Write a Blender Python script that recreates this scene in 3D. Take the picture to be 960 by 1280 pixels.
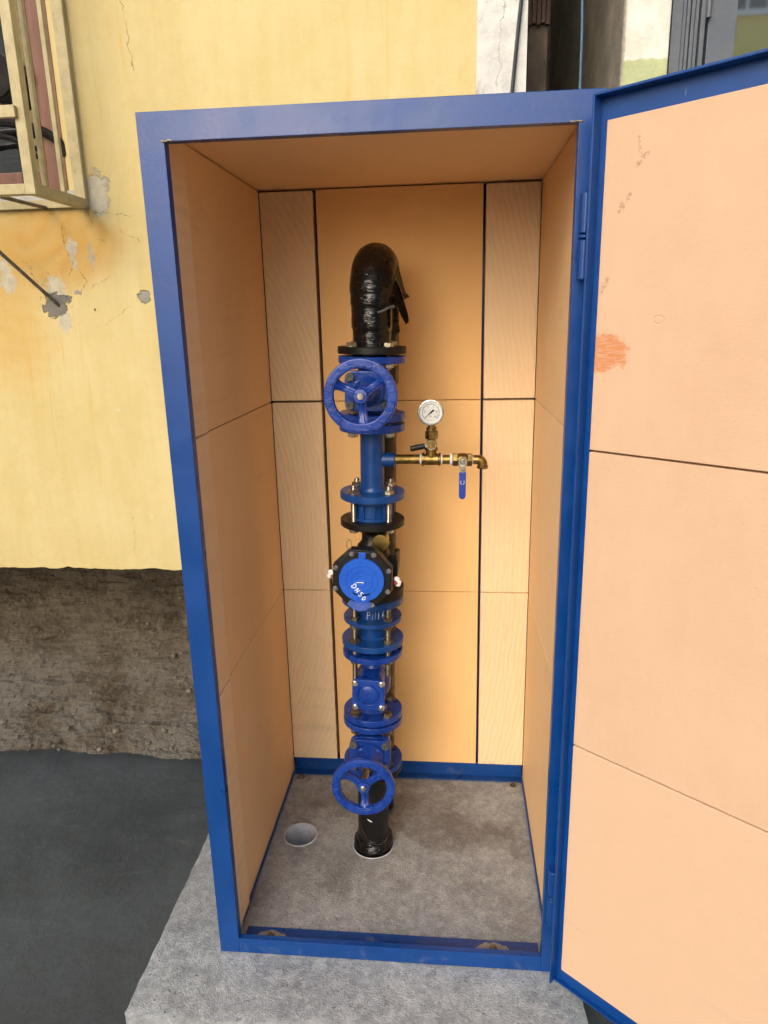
import bpy, bmesh, math, random
from mathutils import Vector, Matrix, noise as mnoise
from mathutils.geometry import delaunay_2d_cdt
random.seed(7)
R = math.radians
for o in list(bpy.data.objects): bpy.data.objects.remove(o)
scn = bpy.context.scene
COL = scn.collection

# ------------------------------------------------------------------ camera
def cam_axes(yaw, p, r):
    f = Vector((math.sin(yaw)*math.cos(p), math.cos(yaw)*math.cos(p), -math.sin(p)))
    rt = Vector((math.cos(yaw), -math.sin(yaw), 0)); up = rt.cross(f)
    return rt*math.cos(r)+up*math.sin(r), up*math.cos(r)-rt*math.sin(r), f
CR, CU, CF = cam_axes(-.0989, .2659, -.0228)
cd = bpy.data.cameras.new('camera'); cam = bpy.data.objects.new('camera', cd); COL.objects.link(cam)
cd.sensor_fit = 'VERTICAL'; cd.sensor_height = 36; cd.sensor_width = 27; cd.lens = 887.3/1280*36
cd.clip_start = .02; cd.clip_end = 2000
m = Matrix((CR, CU, -CF)).transposed().to_4x4(); m.translation = (.1218, -1.3631, 1.5016)
cam.matrix_world = m
scn.camera = cam

# ------------------------------------------------------------------ light
SUN_EL, SUN_AZ = 27, 202          # azimuth clockwise from +Y: behind the camera, a little to its left
w = bpy.data.worlds.new('World'); scn.world = w; w.use_nodes = True
wn = w.node_tree; bg = wn.nodes['Background']
sky = wn.nodes.new('ShaderNodeTexSky'); sky.sky_type = 'NISHITA'; sky.sun_disc = False
sky.sun_elevation = R(SUN_EL); sky.sun_rotation = R(SUN_AZ); sky.dust_density = 4.0; sky.air_density = 1.0; sky.ozone_density = 1.0
wn.links.new(sky.outputs[0], bg.inputs[0]); bg.inputs[1].default_value = .15
sl = bpy.data.lights.new('sun', 'SUN'); sl.energy = 1.5; sl.angle = R(60); sl.color = (1, .965, .92)
so = bpy.data.objects.new('sun', sl); COL.objects.link(so)
sd = Vector((math.sin(R(SUN_AZ))*math.cos(R(SUN_EL)), math.cos(R(SUN_AZ))*math.cos(R(SUN_EL)), math.sin(R(SUN_EL))))
so.rotation_euler = sd.to_track_quat('Z', 'Y').to_euler(); so.location = sd*8
scn.view_settings.view_transform = 'Standard'; scn.view_settings.look = 'None'
scn.view_settings.gamma = 1; scn.view_settings.use_curve_mapping = False
scn.view_settings.exposure = 0.42
scn.cycles.use_adaptive_sampling = True; scn.cycles.adaptive_threshold = .04; scn.cycles.adaptive_min_samples = 16
scn.cycles.max_bounces = 6; scn.cycles.diffuse_bounces = 4; scn.cycles.glossy_bounces = 3; scn.cycles.transmission_bounces = 4

# ------------------------------------------------------------------ material helpers
def lin(r, g, b):
    f = lambda c: (c/255/12.92) if c/255 <= .04045 else ((c/255+.055)/1.055)**2.4
    return (f(r), f(g), f(b), 1)
class S:                                   # a socket with arithmetic
    def __init__(s, nt, k): s.nt, s.k = nt, k
    def _m(s, op, *a, clamp=False):
        n = s.nt.nodes.new('ShaderNodeMath'); n.operation = op; n.use_clamp = clamp
        for i, v in enumerate((s,)+a):
            if isinstance(v, S): s.nt.links.new(v.k, n.inputs[i])
            else: n.inputs[i].default_value = v
        return S(s.nt, n.outputs[0])
    def __add__(s, o): return s._m('ADD', o)
    def __sub__(s, o): return s._m('SUBTRACT', o)
    def __mul__(s, o): return s._m('MULTIPLY', o)
    def __truediv__(s, o): return s._m('DIVIDE', o)
    def max(s, o): return s._m('MAXIMUM', o)
    def min(s, o): return s._m('MINIMUM', o)
    def abs(s): return s._m('ABSOLUTE')
    def inv(s): return (s*-1)+1
    def sqrt(s): return s._m('SQRT')
    def clamp(s): return s._m('ADD', 0, clamp=True)
    def step(s, a, b, lo=0., hi=1.):       # smooth step from a to b
        n = s.nt.nodes.new('ShaderNodeMapRange'); n.interpolation_type = 'SMOOTHSTEP'
        s.nt.links.new(s.k, n.inputs[0])
        for i, v in zip((1, 2, 3, 4), (a, b, lo, hi)): n.inputs[i].default_value = v
        return S(s.nt, n.outputs[0])
class Mat:
    def __init__(s, name, rough=.6, metal=0, spec=.5, coat=0):
        s.m = bpy.data.materials.new(name); s.m.use_nodes = True; s.nt = s.m.node_tree
        s.b = s.nt.nodes['Principled BSDF']
        s.b.inputs['Roughness'].default_value = rough; s.b.inputs['Metallic'].default_value = metal
        s.b.inputs['Specular IOR Level'].default_value = spec; s.b.inputs['Coat Weight'].default_value = coat
        s.b.inputs['Coat Roughness'].default_value = .15
        s.tc = s.nt.nodes.new('ShaderNodeTexCoord'); s.P = s.tc.outputs['Object']; s.h = None
    def N(s, t): return s.nt.nodes.new('ShaderNode'+t)
    def vec(s, sc=(1, 1, 1), off=(0, 0, 0)):
        n = s.N('Mapping'); n.inputs['Scale'].default_value = sc; n.inputs['Location'].default_value = off
        s.nt.links.new(s.P, n.inputs[0]); return n.outputs[0]
    def xyz(s):
        n = s.N('SeparateXYZ'); s.nt.links.new(s.P, n.inputs[0]); return [S(s.nt, k) for k in n.outputs]
    def noise(s, scale, detail=4, rough=.55, sc=(1, 1, 1), off=(0, 0, 0), dist=0):
        n = s.N('TexNoise'); s.nt.links.new(s.vec(sc, off), n.inputs['Vector'])
        n.inputs['Scale'].default_value = scale; n.inputs['Detail'].default_value = min(detail, 4)
        n.inputs['Roughness'].default_value = rough; n.inputs['Distortion'].default_value = dist
        return S(s.nt, n.outputs[0])
    def voro(s, scale, feat='F1', sc=(1, 1, 1)):
        n = s.N('TexVoronoi'); n.feature = feat; s.nt.links.new(s.vec(sc), n.inputs['Vector'])
        n.inputs['Scale'].default_value = scale; return S(s.nt, n.outputs['Distance'])
    def wave(s, scale, kind='BANDS', dist=4, dscale=1, detail=2, sc=(1, 1, 1), off=(0, 0, 0), direction='X', rdir='Y'):
        n = s.N('TexWave'); n.wave_type = kind; s.nt.links.new(s.vec(sc, off), n.inputs['Vector'])
        if kind == 'BANDS': n.bands_direction = direction
        else: n.rings_direction = rdir
        n.inputs['Scale'].default_value = scale; n.inputs['Distortion'].default_value = dist
        n.inputs['Detail'].default_value = detail; n.inputs['Detail Scale'].default_value = dscale
        return S(s.nt, n.outputs['Fac'])
    def mix(s, f, a, b):
        n = s.N('Mix'); n.data_type = 'RGBA'
        for i, v in ((0, f), (6, a), (7, b)):
            if isinstance(v, S): s.nt.links.new(v.k, n.inputs[i])
            elif i == 0: n.inputs[0].default_value = v
            else: n.inputs[i].default_value = v if len(v) == 4 else (*v, 1)
        return S(s.nt, n.outputs[2])
    def color(s, c):
        if isinstance(c, S): s.nt.links.new(c.k, s.b.inputs['Base Color'])
        else: s.b.inputs['Base Color'].default_value = c if len(c) == 4 else (*c, 1)
        return s
    def rough(s, r): s.nt.links.new(r.k, s.b.inputs['Roughness']); return s
    def metal(s, r): s.nt.links.new(r.k, s.b.inputs['Metallic']); return s
    def bump(s, h, dist=.002, strength=1.):
        n = s.N('Bump'); n.inputs['Distance'].default_value = dist; n.inputs['Strength'].default_value = strength
        s.nt.links.new(h.k, n.inputs['Height']); s.nt.links.new(n.outputs[0], s.b.inputs['Normal']); return s
    def seg(s, a, b, u, v):                # distance to segment a-b in the plane of sockets u, v
        ax, ay = a; dx, dy = b[0]-ax, b[1]-ay; L = dx*dx+dy*dy
        pu, pv = u-ax, v-ay
        t = ((pu*dx+pv*dy)*(1/L)).clamp()
        eu, ev = pu-t*dx, pv-t*dy
        return (eu*eu+ev*ev).sqrt()
    def ell(s, c, r, u, v):                # elliptical distance, 1 on the rim
        a = (u-c[0])*(1/r[0]); b = (v-c[1])*(1/r[1]); return (a*a+b*b).sqrt()

M = {}
def simple(name, c, c2=None, nscale=30, rough=.5, metal=0, spec=.5, coat=0, bscale=None, bd=.0005, rvar=.1):
    a = Mat(name, rough, metal, spec, coat)
    n = a.noise(nscale, 5, .6)
    a.color(a.mix(n.step(.3, .7), c, c2) if c2 else c)
    if rvar: a.rough(a.noise(nscale*.7, 3).step(.25, .75, max(.02, rough-rvar), rough+rvar))
    if bscale: a.bump(a.noise(bscale, 4, .6), bd)
    M[name] = a.m; return a
# --- painted steel of the cabinet
a = Mat('blue_paint', .34, spec=.5)
x, y, z = a.xyz()
n = a.noise(9, 4, .6); sp = a.noise(160, 3, .7)
base = a.mix(n.step(.3, .75), lin(4, 60, 128), lin(9, 67, 138))
scr = a.noise(60, 5, .7, sc=(1, 1, .25)).step(.70, .74)
base = a.mix(scr*.35, base, lin(150, 160, 175))
dirt = z.step(.06, .0)*a.noise(30, 4, .7).step(.52, .74)
base = a.mix(dirt*.2, base, lin(150, 148, 142))
a.color(base); a.rough(n.step(.3, .7, .27, .40)+dirt*.3); a.bump(sp+a.noise(14, 2)*1.5, .00025); M['blue_paint'] = a.m
# --- cast iron blue enamel
a = Mat('blue_enamel', .3, spec=.5)
n = a.noise(25, 4, .6)
base = a.mix(n.step(.3, .7), lin(13, 52, 132), lin(21, 62, 150))
chip = a.noise(90, 4, .7).step(.70, .73); base = a.mix(chip*.5, base, lin(120, 130, 160))
a.color(base); a.rough(n.step(.3, .7, .22, .38)); a.bump(a.noise(110, 3, .65)+a.noise(40, 2)*1.2, .0011); M['blue_enamel'] = a.m
a = Mat('blue_enamel_dark', .36, spec=.5)
n = a.noise(25, 4, .6)
a.color(a.mix(n.step(.3, .7), lin(8, 58, 120), lin(14, 68, 136))); a.rough(n.step(.3, .7, .28, .42))
a.bump(a.noise(110, 3, .6)+a.noise(35, 2)*1.2, .0007); M['blue_enamel_dark'] = a.m
simple('lid_blue', lin(25, 84, 190), lin(32, 94, 200), 20, .32, bscale=90, bd=.0002)
simple('sleeve_blue', lin(18, 56, 150), lin(24, 64, 160), 60, .4, bscale=200, bd=.0002)
# --- metals
def metalm(name, c, c2, rough): 
    a = simple(name, c, c2, 70, rough, 1.0, bscale=220, bd=.0003, rvar=.1); return a
metalm('zinc', lin(196, 192, 180), lin(150, 142, 122), .34)
metalm('dull_zinc', lin(150, 142, 124), lin(112, 104, 88), .42)
metalm('brass', lin(166, 138, 82), lin(116, 94, 52), .40)
simple('bright_brass', lin(206, 178, 104), lin(196, 168, 96), 8, .36, 1.0)
metalm('chrome', lin(225, 225, 225), lin(200, 200, 200), .14)
simple('thread_tape', lin(232, 232, 226), lin(210, 210, 200), 200, .6, bscale=300, bd=.0006)
simple('black_plastic', lin(13, 13, 14), lin(18, 18, 18), 40, .45, spec=.35, bscale=180, bd=.0003)
simple('black_iron', lin(11, 11, 11), lin(20, 19, 18), 50, .45, spec=.35, bscale=140, bd=.0005)
simple('rubber_cap', lin(70, 74, 76), lin(90, 92, 92), 60, .6)
simple('white_plastic', lin(238, 236, 232), lin(222, 220, 215), 60, .4)
simple('chalk', lin(176, 186, 196), None, 50, .7)
simple('seal_red', lin(170, 70, 70), lin(150, 60, 60), 90, .5)
simple('marker_white', lin(235, 240, 250), None, 50, .5)
simple('dial_white', lin(236, 236, 232), None, 50, .5)
simple('print_black', lin(22, 22, 24), None, 50, .5)
simple('print_red', lin(170, 60, 45), None, 50, .5)
simple('cable_black', lin(32, 36, 40), lin(46, 50, 55), 50, .5)
simple('cable_blue', lin(70, 110, 130), lin(60, 96, 118), 80, .5)
# --- black wrapped pipe
a = Mat('black_tape', .28, spec=.5)
n = a.noise(40, 5, .65); wv = a.wave(9, 'BANDS', 5, 2.5, 3, direction='Z', sc=(1, 1, 1))
a.color(a.mix(n.step(.4, .8), lin(9, 9, 9), lin(18, 17, 16)))
a.rough(n.step(.3, .7, .14, .30)); a.bump(a.noise(30, 3, .5, sc=(1, 1, 3.0), dist=.8)*1.5, .0026); M['black_tape'] = a.m
a = Mat('black_pipe', .38)
n = a.noise(40, 5, .65)
d = a.noise(30, 6, .75, sc=(1, 1, .4)).step(.6, .8)
a.color(a.mix(d*.12, lin(12, 12, 12), lin(90, 84, 76))); a.rough(n.step(.3, .7, .26, .5)); a.bump(n, .0012); M['black_pipe'] = a.m
# --- insulation boards
def xps(name, c, c2, ripple, dist=.0006, marks=None, kind='BANDS'):
    a = Mat(name, .62, spec=.3)
    info = a.N('ObjectInfo'); rnd = S(a.nt, info.outputs['Random'])
    n1 = a.noise(3.2, 3, .6); n2 = a.noise(40, 3, .65, sc=(1, 1, .3)); n3 = a.noise(240, 1, .6)
    f = (n1*.6+n2*.25+n3*.12+rnd*.34)
    col = a.mix(f.step(.34, .78), c, c2)
    sc = a.noise(7, 4, .72, sc=(1, 1, 3), off=(3, 1, 7)).step(.64, .78)
    col = a.mix(sc*.24, col, tuple(v*.55 for v in c[:3]))
    h = a.noise(14, 3, .65)*.8+n3*.3+n2*.3
    if ripple:
        ra = a.wave(ripple, 'RINGS', 3.2, 1.6, 2, sc=(1, 0, .5), off=(.75, 0, -.42))
        amt = a.noise(2.0, 2, off=(4, 4, 4)).step(.25, .5, .25, 1)
        h = h+ra*amt*.75
        col = a.mix(ra*amt*.16, col, tuple(min(1, v*1.35) for v in c2[:3]))
    if name != 'xps_skin':
        sm = a.noise(4.5, 4, .7, sc=(.5, .5, 3.2), off=(2, 6, 4)).step(.58, .76); col = a.mix(sm*.16, col, (.34, .26, .2, 1))
    fl = a.voro(60).step(.09, .04)*a.noise(5, 2, off=(8, 2, 8)).step(.56, .66); col = a.mix(fl*.35, col, (.25, .16, .1, 1))
    if marks: col, h = marks(a, col, h)
    a.color(col); a.bump(h, dist*1.6); M[name] = a.m
xps('xps_skin', lin(236, 190, 126), lin(243, 200, 138), None, .0008)
xps('xps_planed', lin(234, 203, 160), lin(242, 212, 172), 21, .0011)
xps('xps_side', lin(240, 202, 152), lin(246, 210, 164), None, .0009)
def door_marks(a, col, h):
    x, y, z = a.xyz()
    dn = a.noise(60, 4, .7)-.5; dn2 = a.noise(60, 4, .7, off=(5, 2, 1))-.5
    u, v = x+dn*.06, z+dn2*.035
    g = a.ell((.018, 1.437), (.045, .034), u, v).step(1.05, .8)
    fib = a.noise(120, 4, .7, sc=(.35, 1, 1.6), dist=1.5).step(.2, .6)
    col = a.mix(g*fib*.8, col, lin(206, 122, 66)); h = h-g*fib*.4
    mk = None
    for (p, q, r) in (((.055, 1.765), (.062, 1.735), .0035), ((.056, 1.725), (.072, 1.740), .004), ((.036, 1.665), (.047, 1.685), .004), ((.035, 1.672), (.030, 1.66), .003), ((.004, 1.535), (.016, 1.555), .006)):
        d = a.seg(p, q, x+dn*.012, z+dn2*.012)*(1/r)
        k = d.step(1., .5)*a.noise(160, 3, .7).step(.42, .6); mk = k if mk is None else mk.max(k)
    col = a.mix(mk*.55, col, lin(150, 92, 66))
    dent = a.ell((.11, 1.49), (.010, .008), x, z); h = h-dent.step(1.1, .75)*dent.step(.5, .85)*.6
    return col, h
xps('xps_door', lin(205, 170, 138), lin(214, 180, 149), None, .0008, door_marks)
# --- concrete of the plinth
a = Mat('concrete', .85, spec=.3)
x, y, z = a.xyz()
n1 = a.noise(6, 7, .65); n2 = a.noise(45, 6, .7); n3 = a.noise(240, 3, .7)
col = a.mix((n1*.5+n2*.5).step(.35, .65), lin(138, 142, 145), lin(176, 181, 184))
wh = a.noise(26, 7, .72, off=(2, 7, 1)).step(.50, .60); col = a.mix(wh*.5, col, lin(198, 200, 200))
ws_ = a.noise(95, 3, .75, off=(6, 2, 1)).step(.56, .64)*n1.step(.4, .6); col = a.mix(ws_*.6, col, lin(212, 214, 214))
bd_ = a.noise(70, 3, .75, off=(1, 2, 9)).step(.58, .66); col = a.mix(bd_*.4, col, lin(96, 95, 93))
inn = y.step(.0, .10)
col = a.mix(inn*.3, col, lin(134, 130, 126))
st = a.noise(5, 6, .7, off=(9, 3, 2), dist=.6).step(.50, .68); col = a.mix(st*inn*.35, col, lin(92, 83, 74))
dn = a.noise(14, 5, .7)-.5
s2 = a.ell((.14, .47), (.20, .10), x+dn*.3, y+dn*.2).step(1.15, .35); col = a.mix(s2*.48, col, lin(76, 62, 52))
s3 = a.ell((-.12, .58), (.26, .09), x+dn*.3, y+dn*.2).step(1.15, .4); col = a.mix(s3*.42, col, lin(78, 68, 58))
pk = a.voro(75).step(.16, .08)*a.noise(18, 3).step(.5, .62); col = a.mix(pk*.75, col, lin(50, 44, 40))
lp = a.voro(110).step(.2, .1)*a.noise(25, 3, off=(1, 1, 1)).step(.5, .6); col = a.mix(lp*.5, col, lin(205, 206, 205))
gr = a.noise(420, 2, .7); col = a.mix((gr-.5).abs().step(.1, .22)*.35, col, lin(96, 94, 92))
a.color(col); a.bump(n1*.5+n2*.7+n3*1.0-pk*1.2, .004); M['concrete'] = a.m
# --- dark fresh screed
a = Mat('screed', .55, spec=.35)
x, y, z = a.xyz()
n1 = a.noise(2.2, 6, .6); n2 = a.noise(30, 6, .65); n3 = a.noise(260, 3, .7)
col = a.mix((n1*.7+n2*.3).step(.35, .68), lin(62, 68, 71), lin(78, 84, 87))
tr = a.wave(3.0, 'RINGS', 5, .8, 4, sc=(1, 1, 0), off=(.3, .9, 0), rdir='Z').step(.86, .99)*a.noise(3, 3, off=(3, 3, 3)).step(.48, .62)
lt = a.noise(3.5, 7, .7, sc=(1, 2.2, 1), off=(1, 5, 0), dist=.7).step(.60, .74); col = a.mix(lt*.5, col, lin(98, 104, 108))
dot = a.voro(26).step(.055, .03)*a.noise(11, 2).step(.52, .58); col = a.mix(dot*.9, col, lin(170, 170, 165))
dk = a.voro(33).step(.07, .04)*a.noise(8, 2, off=(2, 2, 2)).step(.55, .6); col = a.mix(dk*.7, col, lin(34, 34, 34))
nd = (a.noise(6, 3)-.5)*.05
sc = None
for p, q in (((-.80, .48), (-.92, .12)), ((-1.05, .80), (-.83, .74)), ((-.84, .68), (-.90, .52)), ((-1.02, .05), (-.72, -.16)), ((-1.5, .85), (-1.2, .82))):
    k = a.seg(p, q, x+nd, y+nd).step(.003, .0005); sc = k if sc is None else sc.max(k)
col = a.mix(sc*.3*a.noise(25, 2).step(.35, .6), col, lin(40, 42, 44))
a.color(col); a.rough(n1.step(.3, .7, .42, .66)); a.bump(n1*1.2+n2*.5+n3*.2-tr*.10, .005); M['screed'] = a.m
# --- earth bank
a = Mat('earth', .95, spec=.15)
n1 = a.noise(5, 8, .68); n2 = a.noise(50, 7, .75); n3 = a.noise(14, 6, .7, sc=(.35, 1, 2.5))
col = a.mix((n1*.4+n2*.4+n3*.3).step(.38, .70), lin(74, 65, 53), lin(122, 111, 93))
gy = a.xyz()[2].step(.32, .02)*n1.step(.32, .6); col = a.mix(gy*.7, col, lin(124, 121, 113))
pk = a.voro(95).step(.25, .1)*a.noise(20, 3).step(.48, .6); col = a.mix(pk*.6, col, lin(170, 160, 140))
a.color(col); a.bump(n2*1.3+n3*1.5+pk*.5, .018); M['earth'] = a.m
simple('pebble', lin(134, 126, 112), lin(104, 96, 84), 8, .85, bscale=90, bd=.002)
simple('yard', lin(112, 106, 98), lin(140, 134, 124), 1.5, .9, bscale=20, bd=.01)
# --- yellow wall
a = Mat('yellow_render', .82, spec=.25)
x, y, z = a.xyz()
n1 = a.noise(2.6, 6, .62); n2 = a.noise(24, 6, .68); n3 = a.noise(180, 3, .6); ns = a.noise(9, 6, .65, sc=(1.6, 1, .22), off=(2, 0, 1))
col = a.mix((n1*.45+ns*.45+n2*.2).step(.38, .72), lin(207, 187, 127), lin(215, 198, 144))
str_ = a.noise(14, 5, .7, sc=(2.2, 1, .12), off=(6, 0, 3)).step(.54, .72)*a.noise(1.8, 3, off=(1, 0, 9)).step(.42, .6)
col = a.mix(str_*.42, col, lin(204, 168, 84))
dn = a.noise(9, 5, .65)-.5; dm = a.noise(45, 5, .7)-.5; dm2 = a.noise(45, 5, .7, off=(3, 3, 3))-.5
och = a.ell((-1.17, 1.74), (.26, .15), x+dn*.25, z+dn*.2).step(1.2, .45)
och = och.max(a.ell((-1.36, 1.58), (.16, .32), x+dn*.3, z+dn*.2).step(1.2, .5)*.6)
rip = a.wave(5.2, 'RINGS', 3.5, 2.2, 3, sc=(1, 0, 1), off=(1.25, 0, -1.86))
col = a.mix(och*(rip*.14+.6)*n2.step(.2, .6, .75, 1), col, lin(206, 152, 62))
h = n1*.8+n2*.7+n3*.35+rip*och*.25
nk = n2.step(.35, .65)*.5
def patch(c, r, cc, depth, warp=.09, edge=.12):
    global col, h
    cc = a.mix(nk, cc, tuple(v*.62 for v in cc[:3])); k = a.ell(c, r, x+dm*warp+dn*.05, z+dm2*warp+dn*.03).step(1+edge, 1-edge); col = a.mix(k*.95, col, cc)
    if depth >= 2 or c[1] > 1.85: h = h-k*depth
WH, GR = lin(204, 196, 172), lin(122, 118, 112)
patch((-.985, 1.895), (.040, .062), WH, .6)
patch((-1.095, 1.725), (.012, .055), lin(196, 188, 170), .5, .07)
patch((-1.035, 1.715), (.010, .040), lin(190, 178, 150), .5, .06)
patch((-1.165, 1.615), (.035, .050), WH, .8, .1)
patch((-1.152, 1.515), (.016, .040), WH, .6, .05)
patch((-1.172, 1.570), (.040, .036), GR, 3.0, .11, .06)
patch((-1.33, 1.66), (.026, .06), WH, .5, .07)
patch((-.870, 1.585), (.018, .020), lin(150, 148, 142), 2, .04)
patch((-1.095, 1.605), (.011, .009), lin(160, 156, 148), 1.5, .03)
patch((-1.045, 1.548), (.004, .004), lin(50, 42, 34), 2, .008)
fk = a.voro(9, sc=(1, 0, 1)).step(.085, .06)*a.noise(45, 2, .7).step(.45, .55)*z.step(1.35, 1.05); col = a.mix(fk*.9, col, lin(222, 216, 196))
low = z.step(.85, .66)*n2.step(.45, .65); col = a.mix(low*.18, col, lin(180, 160, 110))
# white painted strip at the end of the wall
ws = (x+dm*.006).step(.186, .189)
wcol = a.mix(a.noise(7, 7, .7, off=(5, 5, 5)).step(.38, .68), lin(200, 200, 194), lin(224, 222, 214))
wcol = a.mix(a.noise(12, 6, .75, sc=(1, 1, .35), off=(8, 1, 1)).step(.56, .72)*.6, wcol, lin(158, 156, 148))
col = a.mix(ws, col, wcol); h = h+ws*n2*.8
ck = None
xx, zz = x+dm*.03+dn*.05, z+dm2*.03-dn*.03
for p, q, wd in (((-.846, 2.62), (-.843, 2.416), .0022), ((-.843, 2.416), (-.833, 2.31), .002), ((-.833, 2.31), (-.828, 2.235), .0022),
              ((-1.01, 1.845), (-.88, 1.83), .0013), ((-.93, 1.79), (-.87, 1.76), .001), ((-1.10, 1.70), (-1.06, 1.64), .0018), ((-1.06, 1.64), (-1.09, 1.60), .0016), ((-1.10, 1.70), (-1.115, 1.66), .0016),
              ((-1.05, 1.62), (-.98, 1.655), .0013), ((-1.02, 1.50), (-.92, 1.56), .0008), ((.20, 2.30), (.30, 2.50), .0011), ((.27, 2.42), (.25, 2.12), .0011), ((-1.12, 1.84), (-1.11, 1.72), .0013), ((-1.0, .86), (-1.0, .70), .0007)):
    k = a.seg(p, q, xx, zz)*(1/wd); k = k.step(1.1, .4); ck = k if ck is None else ck.max(k)
ven = (a.noise(11, 4, .6, off=(7, 7, 0), dist=.6)-.5).abs().step(.006, .002)*och.step(.4, .8)*a.noise(9, 2, off=(1, 7, 0)).step(.56, .64)
ck = ck*a.noise(20, 2, off=(3, 9, 1)).step(.34, .52, .15, 1)
ck = ck.max(ven*.8)
col = a.mix(ck*.6, col, lin(84, 66, 42))
a.color(col); a.bump(h, .0042); M['yellow_render'] = a.m
# --- right-hand neighbour
a = Mat('old_white_render', .85, spec=.25)
x, y, z = a.xyz()
n1 = a.noise(9, 7, .68); n2 = a.noise(90, 4, .7)
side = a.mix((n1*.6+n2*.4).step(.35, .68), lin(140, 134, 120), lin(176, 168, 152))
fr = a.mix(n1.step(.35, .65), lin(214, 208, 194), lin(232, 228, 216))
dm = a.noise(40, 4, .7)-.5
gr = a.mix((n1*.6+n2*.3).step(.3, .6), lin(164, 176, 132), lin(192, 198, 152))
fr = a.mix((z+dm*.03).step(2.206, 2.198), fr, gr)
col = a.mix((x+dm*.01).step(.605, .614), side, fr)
chp = a.noise(38, 5, .7, off=(4, 4, 4)).step(.69, .71); col = a.mix(chp*.8, col, lin(110, 100, 84))
a.color(col); a.bump(n1+n2*.5, .005); M['old_white_render'] = a.m
simple('grey_paint', lin(84, 91, 99), lin(93, 100, 108), 12, .5, bscale=60, bd=.0012)
simple('old_wood', lin(92, 80, 66), lin(62, 52, 42), 12, .8, bscale=40, bd=.003)
simple('dark_wood', lin(66, 44, 32), lin(40, 26, 20), 14, .7, bscale=50, bd=.003)
a = Mat('window_wood', .55)
n = a.noise(10, 6, .65, sc=(3, 3, .3)); a.color(a.mix(n.step(.3, .7), lin(92, 56, 42), lin(122, 80, 60))); a.bump(n, .003); M['window_wood'] = a.m
a = Mat('cage_paint', .48, spec=.4)
n = a.noise(16, 6, .68); nb = a.noise(60, 5, .7, sc=(1, 1, .3))
col = a.mix(n.step(.35, .7), lin(190, 176, 132), lin(168, 154, 112)); col = a.mix(nb.step(.56, .75)*.4, col, lin(120, 108, 82))
a.color(col); a.bump(n+nb, .0012); M['cage_paint'] = a.m
simple('rod_steel', lin(120, 112, 92), lin(86, 78, 64), 40, .55, .3, bscale=120, bd=.0008)
simple('sill_cement', lin(166, 166, 160), lin(190, 190, 184), 10, .85, bscale=50, bd=.004)
simple('wrought_iron', lin(18, 15, 15), lin(28, 23, 22), 30, .65, spec=.2)
a = Mat('mirror_glass', .03, metal=1.0); a.color((.92, .93, .92, 1)); M['mirror_glass'] = a.m
a = Mat('gauge_glass', .02); a.b.inputs['Transmission Weight'].default_value = 1; a.b.inputs['IOR'].default_value = 1.2; a.color((1, 1, 1, 1)); M['gauge_glass'] = a.m
simple('ochre_render', lin(236, 180, 116), lin(228, 168, 104), .6, .85, bscale=8, bd=.004)
simple('pale_yellow_render', lin(236, 218, 150), lin(228, 208, 136), .6, .85, bscale=8, bd=.004)
simple('grey_render', lin(150, 146, 138), lin(134, 130, 122), .8, .85, bscale=8, bd=.004)
simple('shutter_grey', lin(150, 140, 124), lin(136, 126, 110), 3, .7)
simple('sleeve_grey', lin(196, 200, 206), lin(176, 180, 186), 30, .45)
simple('mortar_dust', lin(158, 156, 150), lin(132, 130, 125), 40, .95, bscale=120, bd=.002)

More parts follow.
